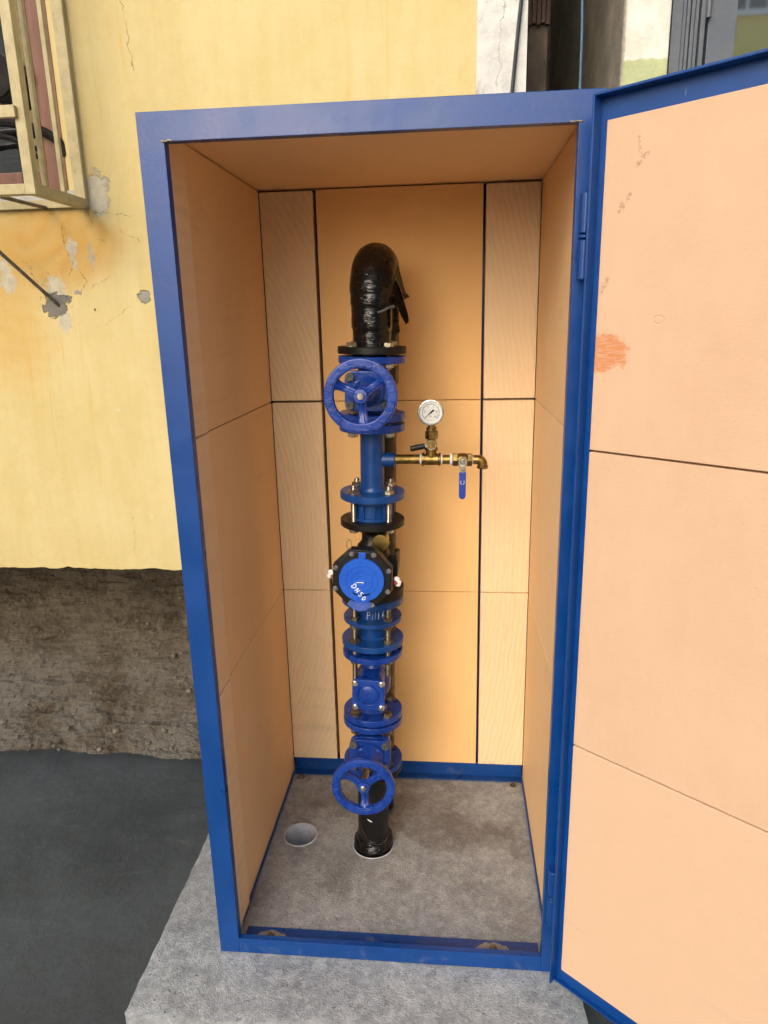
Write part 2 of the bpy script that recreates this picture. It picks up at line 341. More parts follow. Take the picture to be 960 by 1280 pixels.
# ------------------------------------------------------------------ mesh helpers
def T(x=0, y=0, z=0): return Matrix.Translation((x, y, z))
RXm = Matrix.Rotation(R(90), 4, 'X')          # local z -> -y
RYx = Matrix.Rotation(R(90), 4, 'Y')          # local z -> +x
class B:
    def __init__(s): s.bm = bmesh.new()
    def _put(s, verts, Mx):
        if Mx is not None: bmesh.ops.transform(s.bm, matrix=Mx, verts=verts)
    def box(s, x0, x1, y0, y1, z0, z1, bev=0, Mx=None, seg=2):
        t = bmesh.new(); bmesh.ops.create_cube(t, size=1)
        bmesh.ops.scale(t, vec=(x1-x0, y1-y0, z1-z0), verts=t.verts)
        bmesh.ops.translate(t, vec=((x0+x1)/2, (y0+y1)/2, (z0+z1)/2), verts=t.verts)
        if bev: bmesh.ops.bevel(t, geom=t.edges[:], offset=bev, segments=seg, affect='EDGES', profile=.5)
        if Mx is not None: t.transform(Mx)
        s._join(t); return s
    def _join(s, t):
        me = bpy.data.meshes.new('tmp'); t.to_mesh(me); t.free(); s.bm.from_mesh(me); bpy.data.meshes.remove(me)
    def lathe(s, prof, seg=40, Mx=None, fn=None):
        t = bmesh.new(); rows = []
        for (r, z) in prof:
            if r < 1e-6: rows.append([t.verts.new((0, 0, z))])
            else: rows.append([t.verts.new((r*math.cos(2*math.pi*i/seg), r*math.sin(2*math.pi*i/seg), z)) for i in range(seg)])
        for A, C in zip(rows, rows[1:]):
            if len(A) == 1 and len(C) == 1: continue
            for i in range(seg):
                j = (i+1) % seg
                if len(A) == 1: t.faces.new((A[0], C[j], C[i]))
                elif len(C) == 1: t.faces.new((A[i], A[j], C[0]))
                else: t.faces.new((A[i], A[j], C[j], C[i]))
        if fn: fn(t)
        bmesh.ops.recalc_face_normals(t, faces=t.faces)
        if Mx is not None: t.transform(Mx)
        s._join(t); return s
    def cyl(s, r, z0, z1, seg=32, bev=.0008, Mx=None):
        return s.lathe([(0, z0), (r-bev, z0), (r, z0+bev), (r, z1-bev), (r-bev, z1), (0, z1)], seg, Mx)
    def ring(s, ri, ro, z0, z1, seg=48, bev=.001, Mx=None):
        p = [(ri, z0+bev), (ri+bev, z0), (ro-bev, z0), (ro, z0+bev), (ro, z1-bev), (ro-bev, z1), (ri+bev, z1), (ri, z1-bev), (ri, z0+bev)]
        return s.lathe(p, seg, Mx)
    def prism(s, poly, z0, z1, bev=0, Mx=None, seg=2):
        t = bmesh.new()
        lo = [t.verts.new((px, py, z0)) for px, py in poly]; hi = [t.verts.new((px, py, z1)) for px, py in poly]
        t.faces.new(lo[::-1]); t.faces.new(hi); k = len(poly)
        for i in range(k): t.faces.new((lo[i], lo[(i+1) % k], hi[(i+1) % k], hi[i]))
        bmesh.ops.recalc_face_normals(t, faces=t.faces)
        if bev:
            ed = [e for e in t.edges if abs(e.verts[0].co.z-e.verts[1].co.z) < 1e-7]
            bmesh.ops.bevel(t, geom=ed, offset=bev, segments=seg, affect='EDGES', profile=.5)
        if Mx is not None: t.transform(Mx)
        s._join(t); return s
    def hexa(s, r, z0, z1, Mx=None, rot=0, bev=.001):
        return s.prism([(r*math.cos(R(60*i+rot)), r*math.sin(R(60*i+rot))) for i in range(6)], z0, z1, bev, Mx, 1)
    def tube(s, pts, rad, seg=12, fn=None, Mx=None, closed=False):
        t = bmesh.new(); pts = [Vector(p) for p in pts]; n = len(pts); rows = []
        up = None
        for i, p in enumerate(pts):
            if closed: d = pts[(i+1) % n]-pts[i-1]
            else: d = pts[min(i+1, n-1)]-pts[max(i-1, 0)]
            d.normalize()
            if up is None: up = d.orthogonal().normalized()
            up = (up-d*up.dot(d)).normalized(); sdv = d.cross(up)
            r = rad[i] if isinstance(rad, (list, tuple)) else rad
            row = []
            for k in range(seg):
                an = 2*math.pi*k/seg; rr = r*(fn(i/(n-1), an, p) if fn else 1)
                row.append(t.verts.new(p+(up*math.cos(an)+sdv*math.sin(an))*rr))
            rows.append(row)
        for q in range(n if closed else n-1):
            A, C = rows[q], rows[(q+1) % n]
            for k in range(seg): t.faces.new((A[k], A[(k+1) % seg], C[(k+1) % seg], C[k]))
        if not closed: t.faces.new(rows[0][::-1]); t.faces.new(rows[-1])
        bmesh.ops.recalc_face_normals(t, faces=t.faces)
        if Mx is not None: t.transform(Mx)
        s._join(t); return s
    def build(s, name, mat, parent=None, smooth=32, label=None, kind=None, loc=None):
        me = bpy.data.meshes.new(name); s.bm.to_mesh(me); s.bm.free()
        me.materials.append(M[mat]); 
        for p in me.polygons: p.use_smooth = True
        me.set_sharp_from_angle(angle=R(smooth))
        o = bpy.data.objects.new(name, me); COL.objects.link(o)
        wn_ = o.modifiers.new('weighted_normal', 'WEIGHTED_NORMAL'); wn_.keep_sharp = True; wn_.weight = 80
        if parent: o.parent = parent
        if label: o['label'] = label
        if kind: o['kind'] = kind
        if loc: o.location = loc
        return o
def tag(o, label=None, cat=None, group=None, kind=None):
    if label: o['label'] = label
    if cat: o['category'] = cat
    if group: o['group'] = group
    if kind: o['kind'] = kind
    return o
def empty(name, loc=(0, 0, 0), rot=(0, 0, 0), **k):
    o = bpy.data.objects.new(name, None); COL.objects.link(o); o.location = loc; o.rotation_euler = rot; o.empty_display_size = .1
    return tag(o, **k)
def share(src, name, parent, loc=(0, 0, 0), rot=(0, 0, 0)):
    o = bpy.data.objects.new(name, src.data); COL.objects.link(o); o.parent = parent; o.location = loc; o.rotation_euler = rot
    return o
def fbm(p, octv=4, f=1.0, seed=0):
    v = 0; am = 1; q = Vector(p)*f+Vector((seed*17.3, seed*5.1, seed*9.7))
    for _ in range(octv): v += am*mnoise.noise(q); q = q*2.03; am *= .5
    return v
def arc(cx, cy, r, a0, a1, n): return [(cx+r*math.cos(R(a0+(a1-a0)*i/n)), cy+r*math.sin(R(a0+(a1-a0)*i/n))) for i in range(n+1)]
def rrect(wd, ht, r, n=5):
    p = []
    for cx, cy, s0 in ((wd/2-r, ht/2-r, 0), (-wd/2+r, ht/2-r, 90), (-wd/2+r, -ht/2+r, 180), (wd/2-r, -ht/2+r, 270)): p += arc(cx, cy, r, s0, s0+90, n)
    return p

# ------------------------------------------------------------------ setting
GZ = -.10
b = B(); b.box(-600, 600, -600, 600, -.40, -.20); tag(b.build('ground', 'yard'), kind='structure')
def grid(x0, x1, y0, y1, nx, ny, fz):
    b = B(); V = [[b.bm.verts.new(fz(x0+(x1-x0)*i/nx, y0+(y1-y0)*j/ny)) for i in range(nx+1)] for j in range(ny+1)]
    for j in range(ny):
        for i in range(nx):
            f = b.bm.faces.new((V[j][i], V[j][i+1], V[j+1][i+1], V[j+1][i])); c = f.calc_center_median()
            if -.56 < c.x < .36 and -.12 < c.y < .88: b.bm.faces.remove(f)
    return b
def scr(x, y):
    e = max(0, (y-.86)/.12)
    return (x, y, GZ+.006*fbm((x, y, 0), 3, 2.5)+.0015*fbm((x, y, 3), 2, 14)-.018*e*e+.006*e*fbm((x, y, 7), 3, 18))
tag(grid(-3.4, 3.0, -2.2, 1.08, 320, 170, scr).build('screed_pavement', 'screed', smooth=60), kind='structure')
PROF = [(.80, -.16), (.93, -.108), (1.00, -.055), (1.07, .02), (1.15, .12), (1.25, .25), (1.35, .40), (1.42, .57), (1.46, .75)]
def bankpt(x, t):
    k = t*(len(PROF)-1); i = min(int(k), len(PROF)-2); f = k-i
    y = PROF[i][0]*(1-f)+PROF[i+1][0]*f; z = PROF[i][1]*(1-f)+PROF[i+1][1]*f
    d = .005*fbm((x, z*1.4, 4), 4, 55)+.030*fbm((x, z*1.6, 1), 5, 3.2)+.017*fbm((x*.6, z*2.6, 5), 4, 17)+.005*abs(fbm((x, z*2, 8), 3, 60))
    y += d*-.75; z += d*.55
    z += .016*fbm((x, 0, 2), 4, 3)*max(0, 1-t*4)
    return (x, y, z)
b = B(); NX, NT = 620, 250
V = [[b.bm.verts.new(bankpt(-2.1+2.3*i/NX, j/NT)) for i in range(NX+1)] for j in range(NT+1)]
for j in range(NT):
    for i in range(NX): b.bm.faces.new((V[j][i], V[j][i+1], V[j+1][i+1], V[j+1][i]))
tag(b.build('earth_bank', 'earth', smooth=70), kind='structure')
# loose stones lying on the bank
b = B()
for k in range(260):
    x = random.uniform(-1.9, -.35); t = abs(random.gauss(.0, .26))+.12
    if t > .95: continue
    r = random.choice((.0025, .003, .004, .005, .007)) if k > 14 else random.uniform(.008, .014)
    c = Vector(bankpt(x, t)); tb = bmesh.new(); bmesh.ops.create_icosphere(tb, subdivisions=1 if r < .006 else 2, radius=r)
    for v in tb.verts: v.co *= 1+.5*mnoise.noise(v.co*(1.1/r)+c*31)
    tb.transform(T(c.x, c.y-r*.35, c.z+r*.35) @ Matrix.Rotation(random.uniform(0, 6), 4, 'Z') @ Matrix.Diagonal((1.25, 1, .75, 1)))
    b._join(tb)
tag(b.build('gravel', 'pebble', smooth=80), 'small stones loose on the earth bank', 'gravel', kind='stuff')

# concrete plinth with two round openings
PX0, PX1, PY0, PY1 = -.614, .412, -.172, .93
HOLES = [(-.331, .421, .051), (-.107, .397, .0605)]
pts, edges = [], []
def loop(ps):
    s = len(pts); pts.extend(Vector(p) for p in ps); n = len(ps)
    edges.extend((s+i, s+(i+1) % n) for i in range(n)); return list(range(s, s+n))
out = []
def side(p, q, n):
    for i in range(n):
        f = i/n; X = p[0]+(q[0]-p[0])*f; Y = p[1]+(q[1]-p[1])*f
        j = .005*fbm((X, Y, 2), 3, 16)
        out.append((X+(j if abs(q[0]-p[0]) < .1 else 0), Y+(j if abs(q[1]-p[1]) < .1 else 0)))
side((PX0, PY0), (PX1+.012, PY0), 80); side((PX1+.012, PY0), (PX1-.004, PY1), 80); side((PX1-.004, PY1), (PX0, PY1), 60); side((PX0, PY1), (PX0, PY0), 80)
lo = loop(out)
for hx, hy, hr in HOLES: loop([(hx+hr*math.cos(i*math.pi/24), hy+hr*math.sin(i*math.pi/24)) for i in range(48)])
for i in range(70):
    for j in range(75):
        X = PX0+.012+(PX1-PX0-.024)*i/69+random.uniform(-.002, .002); Y = PY0+.012+(PY1-PY0-.024)*j/74+random.uniform(-.002, .002)
        if all((X-hx)**2+(Y-hy)**2 > (hr+.006)**2 for hx, hy, hr in HOLES): pts.append(Vector((X, Y)))
vv, ee, ff, *_ = delaunay_2d_cdt(pts, edges, [], 1, 1e-6)
b = B(); VV = []
inset = lambda x, y: min(x-PX0, PX1-x, y-PY0, PY1-y)
for v in vv:
    e = max(0, .012-inset(v.x, v.y))
    VV.append(b.bm.verts.new((v.x, v.y, .0022*fbm((v.x, v.y, 0), 4, 9)*(.35 if .0 < v.y < .78 and -.42 < v.x < .38 else 1)-.002-e*.25)))
for f in ff:
    c = sum((vv[i] for i in f), Vector((0, 0)))/len(f)
    if any((c.x-hx)**2+(c.y-hy)**2 < (hr-.001)**2 for hx, hy, hr in HOLES): continue
    b.bm.faces.new([VV[i] for i in f])
be = [e for e in b.bm.edges if len(e.link_faces) == 1]
r = bmesh.ops.extrude_edge_only(b.bm, edges=be); nv = [g for g in r['geom'] if isinstance(g, bmesh.types.BMVert)]
for v in nv: v.co.z = -.06+.004*fbm(v.co, 2, 20)
be = [e for e in b.bm.edges if len(e.link_faces) == 1]
r = bmesh.ops.extrude_edge_only(b.bm, edges=be)
for v in [g for g in r['geom'] if isinstance(g, bmesh.types.BMVert)]: v.co.z = -.19
bmesh.ops.recalc_face_normals(b.bm, faces=b.bm.faces)
plinth = empty('concrete_plinth', (0, 0, 0), label='rough grey concrete slab carrying the blue cabinet', cat='plinth')
b.build('slab', 'concrete', plinth, 40)
B().ring(.0475, .0515, -.185, .001, 48, .0006, T(HOLES[0][0], HOLES[0][1], 0)).build('pipe_sleeve', 'sleeve_grey', plinth)
B().ring(.0585, .0608, -.185, .0005, 48, .0006, T(HOLES[1][0], HOLES[1][1], 0)).build('pipe_sleeve', 'sleeve_grey', plinth)

# ------------------------------------------------------------------ yellow building behind
WY = .95
yb = empty('yellow_building', (-1.2, WY, .65), label='yellow rendered building wall with peeling plaster behind the cabinet', cat='building')
inv = yb.matrix_basis.inverted()
def wpart(b, name, mat, parent, **k):
    o = b.build(name, mat, parent, **k); return o
yb.location = (0, 0, 0)
b = B()
bot = [(-3.4+3.729*i/260, .652+.006*fbm((i*.09, 0, 0), 4, 1.6)+.003*random.random()) for i in range(261)]
poly = bot+[(.329, 1.2), (-3.4, 1.2)]
b.prism(poly, -1.60, -WY, 0, RXm)
OX, OZ0, OZ1 = -1.046, 1.885, 3.5
b.box(OX, .329, WY, 1.30, 1.2, 6.5); b.prism([(OX, -WY), (OX, -1.30), (-1.155, -1.30), (-1.155, -1.10)], OZ0, OZ1, 0, Matrix.Diagonal((1, -1, 1, 1))); b.box(-2.5, OX, WY, 1.30, 1.2, OZ0); b.box(-2.5, OX, WY, 1.30, OZ1, 6.5); b.box(-3.4, -2.5, WY, 1.30, 1.2, 6.5)
bmesh.ops.remove_doubles(b.bm, verts=b.bm.verts, dist=1e-5)
b.build('wall', 'yellow_render', yb, 30)
win = B().box(-1.225, -1.156, 1.10, 1.19, OZ0+.03, OZ1, .004).box(-2.5, -1.2251, 1.10, 1.19, OZ0+.03, OZ0+.115, .004).box(-1.80, -1.72, 1.13, 1.19, OZ0+.115, OZ1, .004).build('window_frame', 'window_wood', yb)
B().box(-1.72, -1.2251, 1.155, 1.161, OZ0+.115, OZ1).build('window_pane', 'mirror_glass', win)
B().box(-2.5, -1.80, 1.155, 1.161, OZ0+.115, OZ1).build('window_pane', 'mirror_glass', win)
B().box(-2.5, OX-.012, .955, 1.10, OZ0-.01, OZ0+.028, .006).build('window_sill', 'sill_cement', yb)
# wrought iron scrollwork inside the cage
sg = empty('iron_scroll_grille', (-1.4, 1.08, OZ0+.03), label='dark wrought iron scroll grille between window and beige cage', cat='window grille')
def sgt(ps, r): return B().tube([(x+1.4, y-1.08, z-OZ0-.03) for x, y, z in ps], r, 8)
sgt([(-1.292, 1.08, OZ0+.03), (-1.292, 1.08, 2.7)], .008).build('upright', 'wrought_iron', sg)
sgt([(-1.40+.16*math.cos(R(t)), 1.08, 2.02+.09*math.sin(R(t))) for t in range(10, 181, 10)], .009).build('scroll', 'wrought_iron', sg)
sgt([(-1.40+.26*math.cos(R(t)), 1.08, 2.04+.11*math.sin(R(t))) for t in range(0, 181, 10)], .014).build('scroll', 'wrought_iron', sg)
b = B(); b.prism([(.05+.11*math.cos(R(t))*(1+.12*math.cos(R(3*t))), 2.285-OZ0-.03+.062*math.sin(R(t))*(1+.15*math.cos(R(4*t)))) for t in range(0, 360, 10)], -.008, .008, .003, RXm); b.build('rosette', 'wrought_iron', sg)
# cage
cg = empty('window_cage', (-1.033, WY, 1.85), label='beige tubular metal cage projecting from the yellow wall around the window', cat='window cage')
def cb(x0, x1, y0, y1, z0, z1): return B().box(x0+1.033, x1+1.033, y0-WY, y1-WY, z0-1.85, z1-1.85, .0025)
CX = -1.016; CT = 3.6
cb(CX-.035, CX, WY-.022, WY, 1.858, CT).build('wall_post', 'cage_paint', cg)
cb(CX-.030, CX, .645, .675, 1.852, CT).build('corner_post', 'cage_paint', cg)
cb(CX-.0295, CX-.001, .675, WY-.022, 1.853, 1.883).build('side_rail', 'cage_paint', cg)
cb(-2.55, CX-.030, .646, .674, 1.853, 1.880).build('front_rail', 'cage_paint', cg)
cb(-2.55, CX-.034, WY-.020, WY, 1.859, 1.884).build('wall_rail', 'cage_paint', cg)
cb(-2.55, CX-.020, .632, .6445, 2.040, 2.070).build('cross_rail', 'cage_paint', cg)
for yy in (.725, .825): cb(CX-.020, CX-.006, yy-.007, yy+.007, 1.883, CT).build('side_bar', 'cage_paint', cg)
for xx in (-1.30, -1.56, -1.82): cb(xx-.007, xx+.007, .652, .666, 1.880, CT).build('front_bar', 'cage_paint', cg)
B().tube([(-1.05+1.033-.1, .70-WY, 1.858-1.85), (-1.15+1.033, .93-WY, 1.86-1.85)], .006, 8).build('floor_rod', 'rod_steel', cg)
B().tube([(-1.150+1.033, .975-WY, 1.542-1.85), (-1.265+1.033, .78-WY, 1.752-1.85), (-1.345+1.033, .665-WY, 1.868-1.85)], .0058, 10).build('brace_rod', 'rod_steel', cg)

# ------------------------------------------------------------------ gap and neighbour on the right
nb = empty('neighbour_building', (0, 0, 0), label='old white and green rendered corner next to the grey metal door', cat='building')
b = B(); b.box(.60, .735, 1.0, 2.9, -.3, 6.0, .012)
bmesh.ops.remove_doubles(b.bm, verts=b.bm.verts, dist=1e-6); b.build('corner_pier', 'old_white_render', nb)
B().box(.735, 4, 1.09, 1.3, 3.2, 6).build('upper_wall', 'old_white_render', nb)
B().box(1.90, 4, 1.02, 1.3, -.3, 3.2).build('side_wall', 'old_white_render', nb)
B().box(.329, .60, 2.7, 2.8, -.3, 6).build('gap_back_wall', 'old_wood', nb)
B().box(.10, .327, 1.301, 2.9, -.3, 6).build('gap_side_wall', 'old_wood', nb)
gb = empty('wooden_board', (.38, 1.22, 0), label='weathered wooden board standing in the dark gap beside the white strip', cat='board')
B().box(-.026, .036, -.012, .012, -.2, 2.385, .002).build('lower_board', 'old_wood', gb)
b = B()
for k in range(5): b.box(-.030+.0142*k, -.018+.0142*k, -.030, -.013, 2.37+.004*(k % 2), 3.1, .0015)
b.build('slatted_end', 'dark_wood', gb)
md = empty('grey_metal_door', (.74, 1.02, 0), label='grey painted metal door with ribbed jamb and reflecting glass', cat='door')
b = B(); b.box(.0, .030, 0, .05, -.2, 3.19, .003); 
for k in range(4): b.box(.031+.012*k, .041+.012*k, .006+.004*(k % 2), .05, -.2, 3.19, .002)
b.box(.080, .093, .0, .05, -.2, 3.19, .002); b.build('jamb', 'grey_paint', md)
lf = B().box(.102, .180, .004, .045, -.15, 3.15, .003).box(.180, 1.0, .004, .045, -.15, 1.2, .003).box(1.0, 1.12, .004, .045, -.15, 3.15, .003).build('leaf', 'grey_paint', md)
B().box(.180, 1.0, .022, .028, 1.2, 3.15).build('pane', 'mirror_glass', lf)
b = B(); b.cyl(.0075, 2.30, 2.36, 16, .001, T(.098, -.006, 0)); b.build('hinge', 'grey_paint', md)
b = B(); b.cyl(.0075, .90, .96, 16, .001, T(.098, -.006, 0)); b.build('hinge', 'grey_paint', md)
def hang(px):
    return px
tag(B().tube([(.335, .938, 3.4), (.330, .938, 2.6), (.316, .936, 2.42), (.300, .936, 2.25), (.286, .938, 2.08), (.284, .938, 1.9), (.29, .938, 1.2), (.29, .90, -.02)], .0055, 8).build('black_cable', 'cable_black'), 'black cable hanging down the white strip of wall', 'cable')
tag(B().tube([(.462, .90, 3.4), (.466, .90, 2.40), (.472, .90, 2.25), (.474, .90, 2.05), (.47, .9, 1.2), (.44, .9, -.02)], .0035, 8).build('blue_cable', 'cable_blue'), 'thin blue cable hanging across the dark gap above the cabinet', 'cable')
# buildings across the yard, seen as reflections in the panes
def opposite(xa, xb, mat, zs_, zt, rows, label):
    ob = empty('opposite_building', (0, -13, 0), label=label, cat='building')
    B().box(xa, xb, -5, 0, -.2, zs_).build('ground_storey', 'grey_render', ob)
    B().box(xa, xb, -5, .06, zs_, zt).build('upper_storey', mat, ob)
    B().box(xa-.3, xb+.3, -5.3, .4, zt, zt+.2).build('eaves', 'grey_render', ob)
    k = 0
    while xa+.9+k*2.9+1.3 < xb:
        wx = xa+.9+k*2.9; k += 1
        for zr in rows:
            wo = B().box(wx, wx+1.3, .06, .12, zr, zr+1.95).build('window', 'white_plastic', ob)
            for q in range(3):
                for z0_ in (.1, 1.0): B().box(wx+.08+q*.40, wx+.42+q*.40, .12, .125, zr+z0_, zr+z0_+.85).build('pane', 'grey_render', wo)
            for sx in (wx-.62, wx+1.32):
                so_ = B().box(sx, sx+.6, .06, .10, zr, zr+1.95)
                for q in range(16): so_.box(sx+.06, sx+.54, .10, .125, zr+.07+q*.118, zr+.13+q*.118)
                so_.build('shutter', 'shutter_grey', ob)
opposite(4.4, 10.5, 'pale_yellow_render', 6.2, 9.8, (7.0,), 'pale yellow building across the yard, mirrored in the pane of the grey metal door')
opposite(-12.3, -7.8, 'ochre_render', 3.2, 8.7, (3.9, 6.5), 'ochre building across the yard, mirrored in the caged window')

# ------------------------------------------------------------------ cabinet
XL, XR, H = -.4442, .379, 1.867
OL, OR, OT, OB_ = -.395, .3345, 1.817, .042
IL, IR, D = -.417, .360, .732
Z1, Z2, ZT, ZB = 1.268, .668, 1.853, .052
CLx, CRx = -.261, .208
cab = empty('utility_cabinet', (0, 0, 0), label='tall blue steel cabinet lined with orange insulation boards, door open', cat='cabinet')
BP = 'blue_paint'
B().prism([(XL, 0), (OL, 0), (OL, OT), (OR, OT), (OR, 0), (XR, 0), (XR, H), (XL, H)], -.022, 0, .0016, RXm).build('front_frame', BP, cab)
b = B(); b.box(OL, OR, .0004, .005, .0003, OB_, .001); b.box(OL, OR, .005, .076, .0003, .0045, .0008); b.box(OL, OR, .005, .016, .030, OB_-.001, .001); b.build('sill_angle', BP, cab)
B().box(XL+.0005, XL+.0025, .022, .790, .0005, H-.001).build('side_sheet', BP, cab)
B().box(XR-.0025, XR-.0005, .022, .790, .0005, H-.001).build('side_sheet', BP, cab)
B().box(XL+.003, XR-.003, .788, .790, .0005, H-.0035).build('back_sheet', BP, cab)
B().box(XL+.003, XR-.003, .0225, .787, H-.003, H-.001).build('top_sheet', BP, cab)
B().box(IL+.004, IR-.004, .738, .742, .0003, .053, .0008).box(IL+.004, IR-.004, .712, .738, .0003, .004, .0008).build('rear_angle', BP, cab)
B().box(IL+.0015, IL+.0055, .08, .711, .0003, .012, .0008).build('side_angle', BP, cab)
B().box(IR-.0055, IR-.0015, .08, .711, .0003, .012, .0008).build('side_angle', BP, cab)
for zz in (1.56, .165):
    hg = B().cyl(.0105, 0, .066, 20, .0015, T(.3495, -.021, zz)).box(.346, .354, -.014, 0, zz+.002, zz+.140, .001).build('hinge', BP, cab)
    B().cyl(.0105, .0685, .074, 20, .001, T(.3495, -.021, zz)).cyl(.0105, .0765, .142, 20, .0015, T(.3495, -.021, zz)).build('knuckle', BP, hg)
# weld beads at the corners of the opening
for (wx, wz) in ((OL, OT), (OR, OT)):
    b = B()
    for k in range(5):
        t = bmesh.new(); bmesh.ops.create_icosphere(t, subdivisions=2, radius=.0022)
        t.transform(T(wx+(-.004+.004*k)*(1 if wx < 0 else -1), -.0006, wz+.001+.0012*random.uniform(-1, 1)) @ Matrix.Diagonal((1.3, .4, .8, 1))); b._join(t)
    b.build('weld_bead', 'dull_zinc', cab)
# mortar smears and anchor bolts on the sill
def mound(cx, cy, rx, ry, h, z0, seed):
    b = B(); c = b.bm.verts.new((cx, cy, z0+h)); rows = []
    for k in range(1, 6):
        f = k/5
        rows.append([b.bm.verts.new((cx+rx*f*math.cos(a)*(1+.28*fbm((math.cos(a)*2, math.sin(a)*2, seed), 3, 1.5)), cy+ry*f*math.sin(a)*(1+.2*fbm((math.cos(a)*2, math.sin(a)*2, seed+4), 3, 1.5)), z0-.0008+h*(1-f*f)*(1+.3*fbm((math.cos(a)*f*3, math.sin(a)*f*3, seed), 3, 2)))) for a in [2*math.pi*i/40 for i in range(40)]])
    for i in range(40):
        b.bm.faces.new((c, rows[0][i], rows[0][(i+1) % 40]))
        for A, C in zip(rows, rows[1:]): b.bm.faces.new((A[i], C[i], C[(i+1) % 40], A[(i+1) % 40]))
    bmesh.ops.recalc_face_normals(b.bm, faces=b.bm.faces)
    return b
def anchor(cx, cy, z0, rx, ry, sd):
    p = mound(cx, cy, rx, ry, .004, z0, sd).build('mortar_smear', 'mortar_dust', cab, 80)
    B().ring(.004, .0105, z0+.003, z0+.0052, 24, .0004, T(cx, cy, 0)).hexa(.0075, z0+.005, z0+.011, T(cx, cy, 0), 12).cyl(.0036, z0+.010, z0+.015, 16, .0005, T(cx, cy, 0)).build('anchor_bolt', 'dull_zinc', p)
anchor(-.330, .045, .0045, .042, .024, 1); anchor(.225, .048, .0045, .045, .023, 2)
anchor(-.385, .690, .0010, .030, .030, 3); anchor(.325, .690, .0010, .030, .030, 4)
# insulation boards
def panel(x0, x1, y0, y1, z0, z1, mat, par=None, name='insulation_board'):
    return B().box(x0, x1, y0, y1, z0, z1, .0012, None, 1).build(name, mat, par or cab)
zs = [(ZB, Z2-.0012), (Z2+.0012, Z1-.003), (Z1+.003, ZT-.006)]
zc = [(ZB, Z2-.0008), (Z2+.0008, Z1-.001), (Z1+.001, ZT-.004)]
for k in range(3):
    panel(IL+.0015, CLx-.0045, D, D+.04, *zs[k], 'xps_planed')
    panel(CLx+.0045, CRx-.004, D+.002, D+.04, *zc[k], 'xps_skin')
    panel(CRx+.004, IR-.0015, D+.001, D+.04, *zs[k], 'xps_planed')
    zz = [(.004, Z2-.001), (Z2+.001, Z1-.0012), (Z1+.0012, ZT-.003)][k]
    panel(XL+.003, IL, .1510, D-.0006, *zz, 'xps_side')
    B().box(XL+.003, IL+.0055, .0225, .1495, *zz, .0028, None, 2).build('insulation_strip', 'xps_planed', cab)
    panel(IR, XR-.003, .0225, D-.0004, *zz, 'xps_side')
panel(XL+.004, XR-.004, .0225, D+.04, ZT, H-.0035, 'xps_side')
# door: local u along the leaf, n towards the viewer is -y local, z up
TH = .7015
dr = empty('door', (.3662, -.0789, 0), (0, 0, -TH)); dr.parent = cab; dr['label'] = 'cabinet door swung wide open, peach insulation boards on its inside'
DZ0, DZ1, DW = .096, 1.799, .80
B().box(-.016, DW+.016, .0405, .0425, DZ0-.034, DZ1+.038).build('door_sheet', BP, dr)
B().box(-.016, -.012, -.020, .040, DZ0-.034, DZ1+.038, .0008).box(-.0118, -.0005, .003, .006, DZ0-.03, DZ1+.034).build('hinge_rim', BP, dr)
B().box(-.0118, DW+.012, -.020, .040, DZ1+.034, DZ1+.038, .0008).box(-.0118, DW+.012, .0032, .0062, DZ1+.0005, DZ1+.0338).build('top_rim', BP, dr)
B().box(-.0118, DW+.012, -.006, .040, DZ0-.034, DZ0-.030, .0008).box(-.0118, DW+.012, .0034, .0064, DZ0-.0298, DZ0-.0005).build('bottom_rim', BP, dr)
B().box(DW+.012, DW+.016, -.020, .040, DZ0-.034, DZ1+.038, .0008).box(DW+.0005, DW+.0118, .003, .006, DZ0-.03, DZ1+.034).build('free_rim', BP, dr)
for (a0, a1) in ((DZ0, .665-.0015), (.665+.0015, 1.265-.0018), (1.265+.0018, DZ1)):
    panel(0, DW, 0, .040, a0, a1, 'xps_door', dr)

# ------------------------------------------------------------------ pipework: local z runs up the slightly leaning axis
LEAN = math.atan(.0235)
def onaxis(name, z, **k):
    o = empty(name, (-.107+.0235*z, .40, z), (0, LEAN, 0), **k); return o
FR = .0825
def flange(z0, z1, r=FR, ri=.028, holes=True):
    return B().ring(ri, r, z0, z1, 64, .0018)
BOLT_A = (45, 135, 225, 315)
def bolts(par, z_top, z_bot, head='zinc', rr=.0625, top='head', extra=(.006, .006), angs=BOLT_A, rot=0, br=.0072, nuts=(), low=None):
    """rod from z_bot-extra to z_top+extra with a hexagon at both flange faces"""
    for i, an in enumerate(angs):
        X, Y = rr*math.cos(R(an+rot)), rr*math.sin(R(an+rot)); Mx = T(X, Y, 0)
        e1 = low[i] if low else extra[1]
        b = B().lathe([(0, z_bot-.010-e1)]+[(br-(.0006 if q % 2 else 0), z_bot-.010-e1+q*.0018) for q in range(int((z_top-z_bot+.020+extra[0]+e1)/.0018))]+[(0, z_top+.010+extra[0])], 14, Mx)
        b.hexa(.0135, z_top+.0002, z_top+.0102, Mx, 17*i); b.hexa(.0135, z_bot-.0102, z_bot-.0002, Mx, 23*i)
        for nz in nuts: b.hexa(.0132, nz, nz+.010, Mx, 31*i)
        b.ring(br, .0152, z_top-.0001, z_top+.0018, 20, .0004, Mx)
        b.build('bolt', head, par)
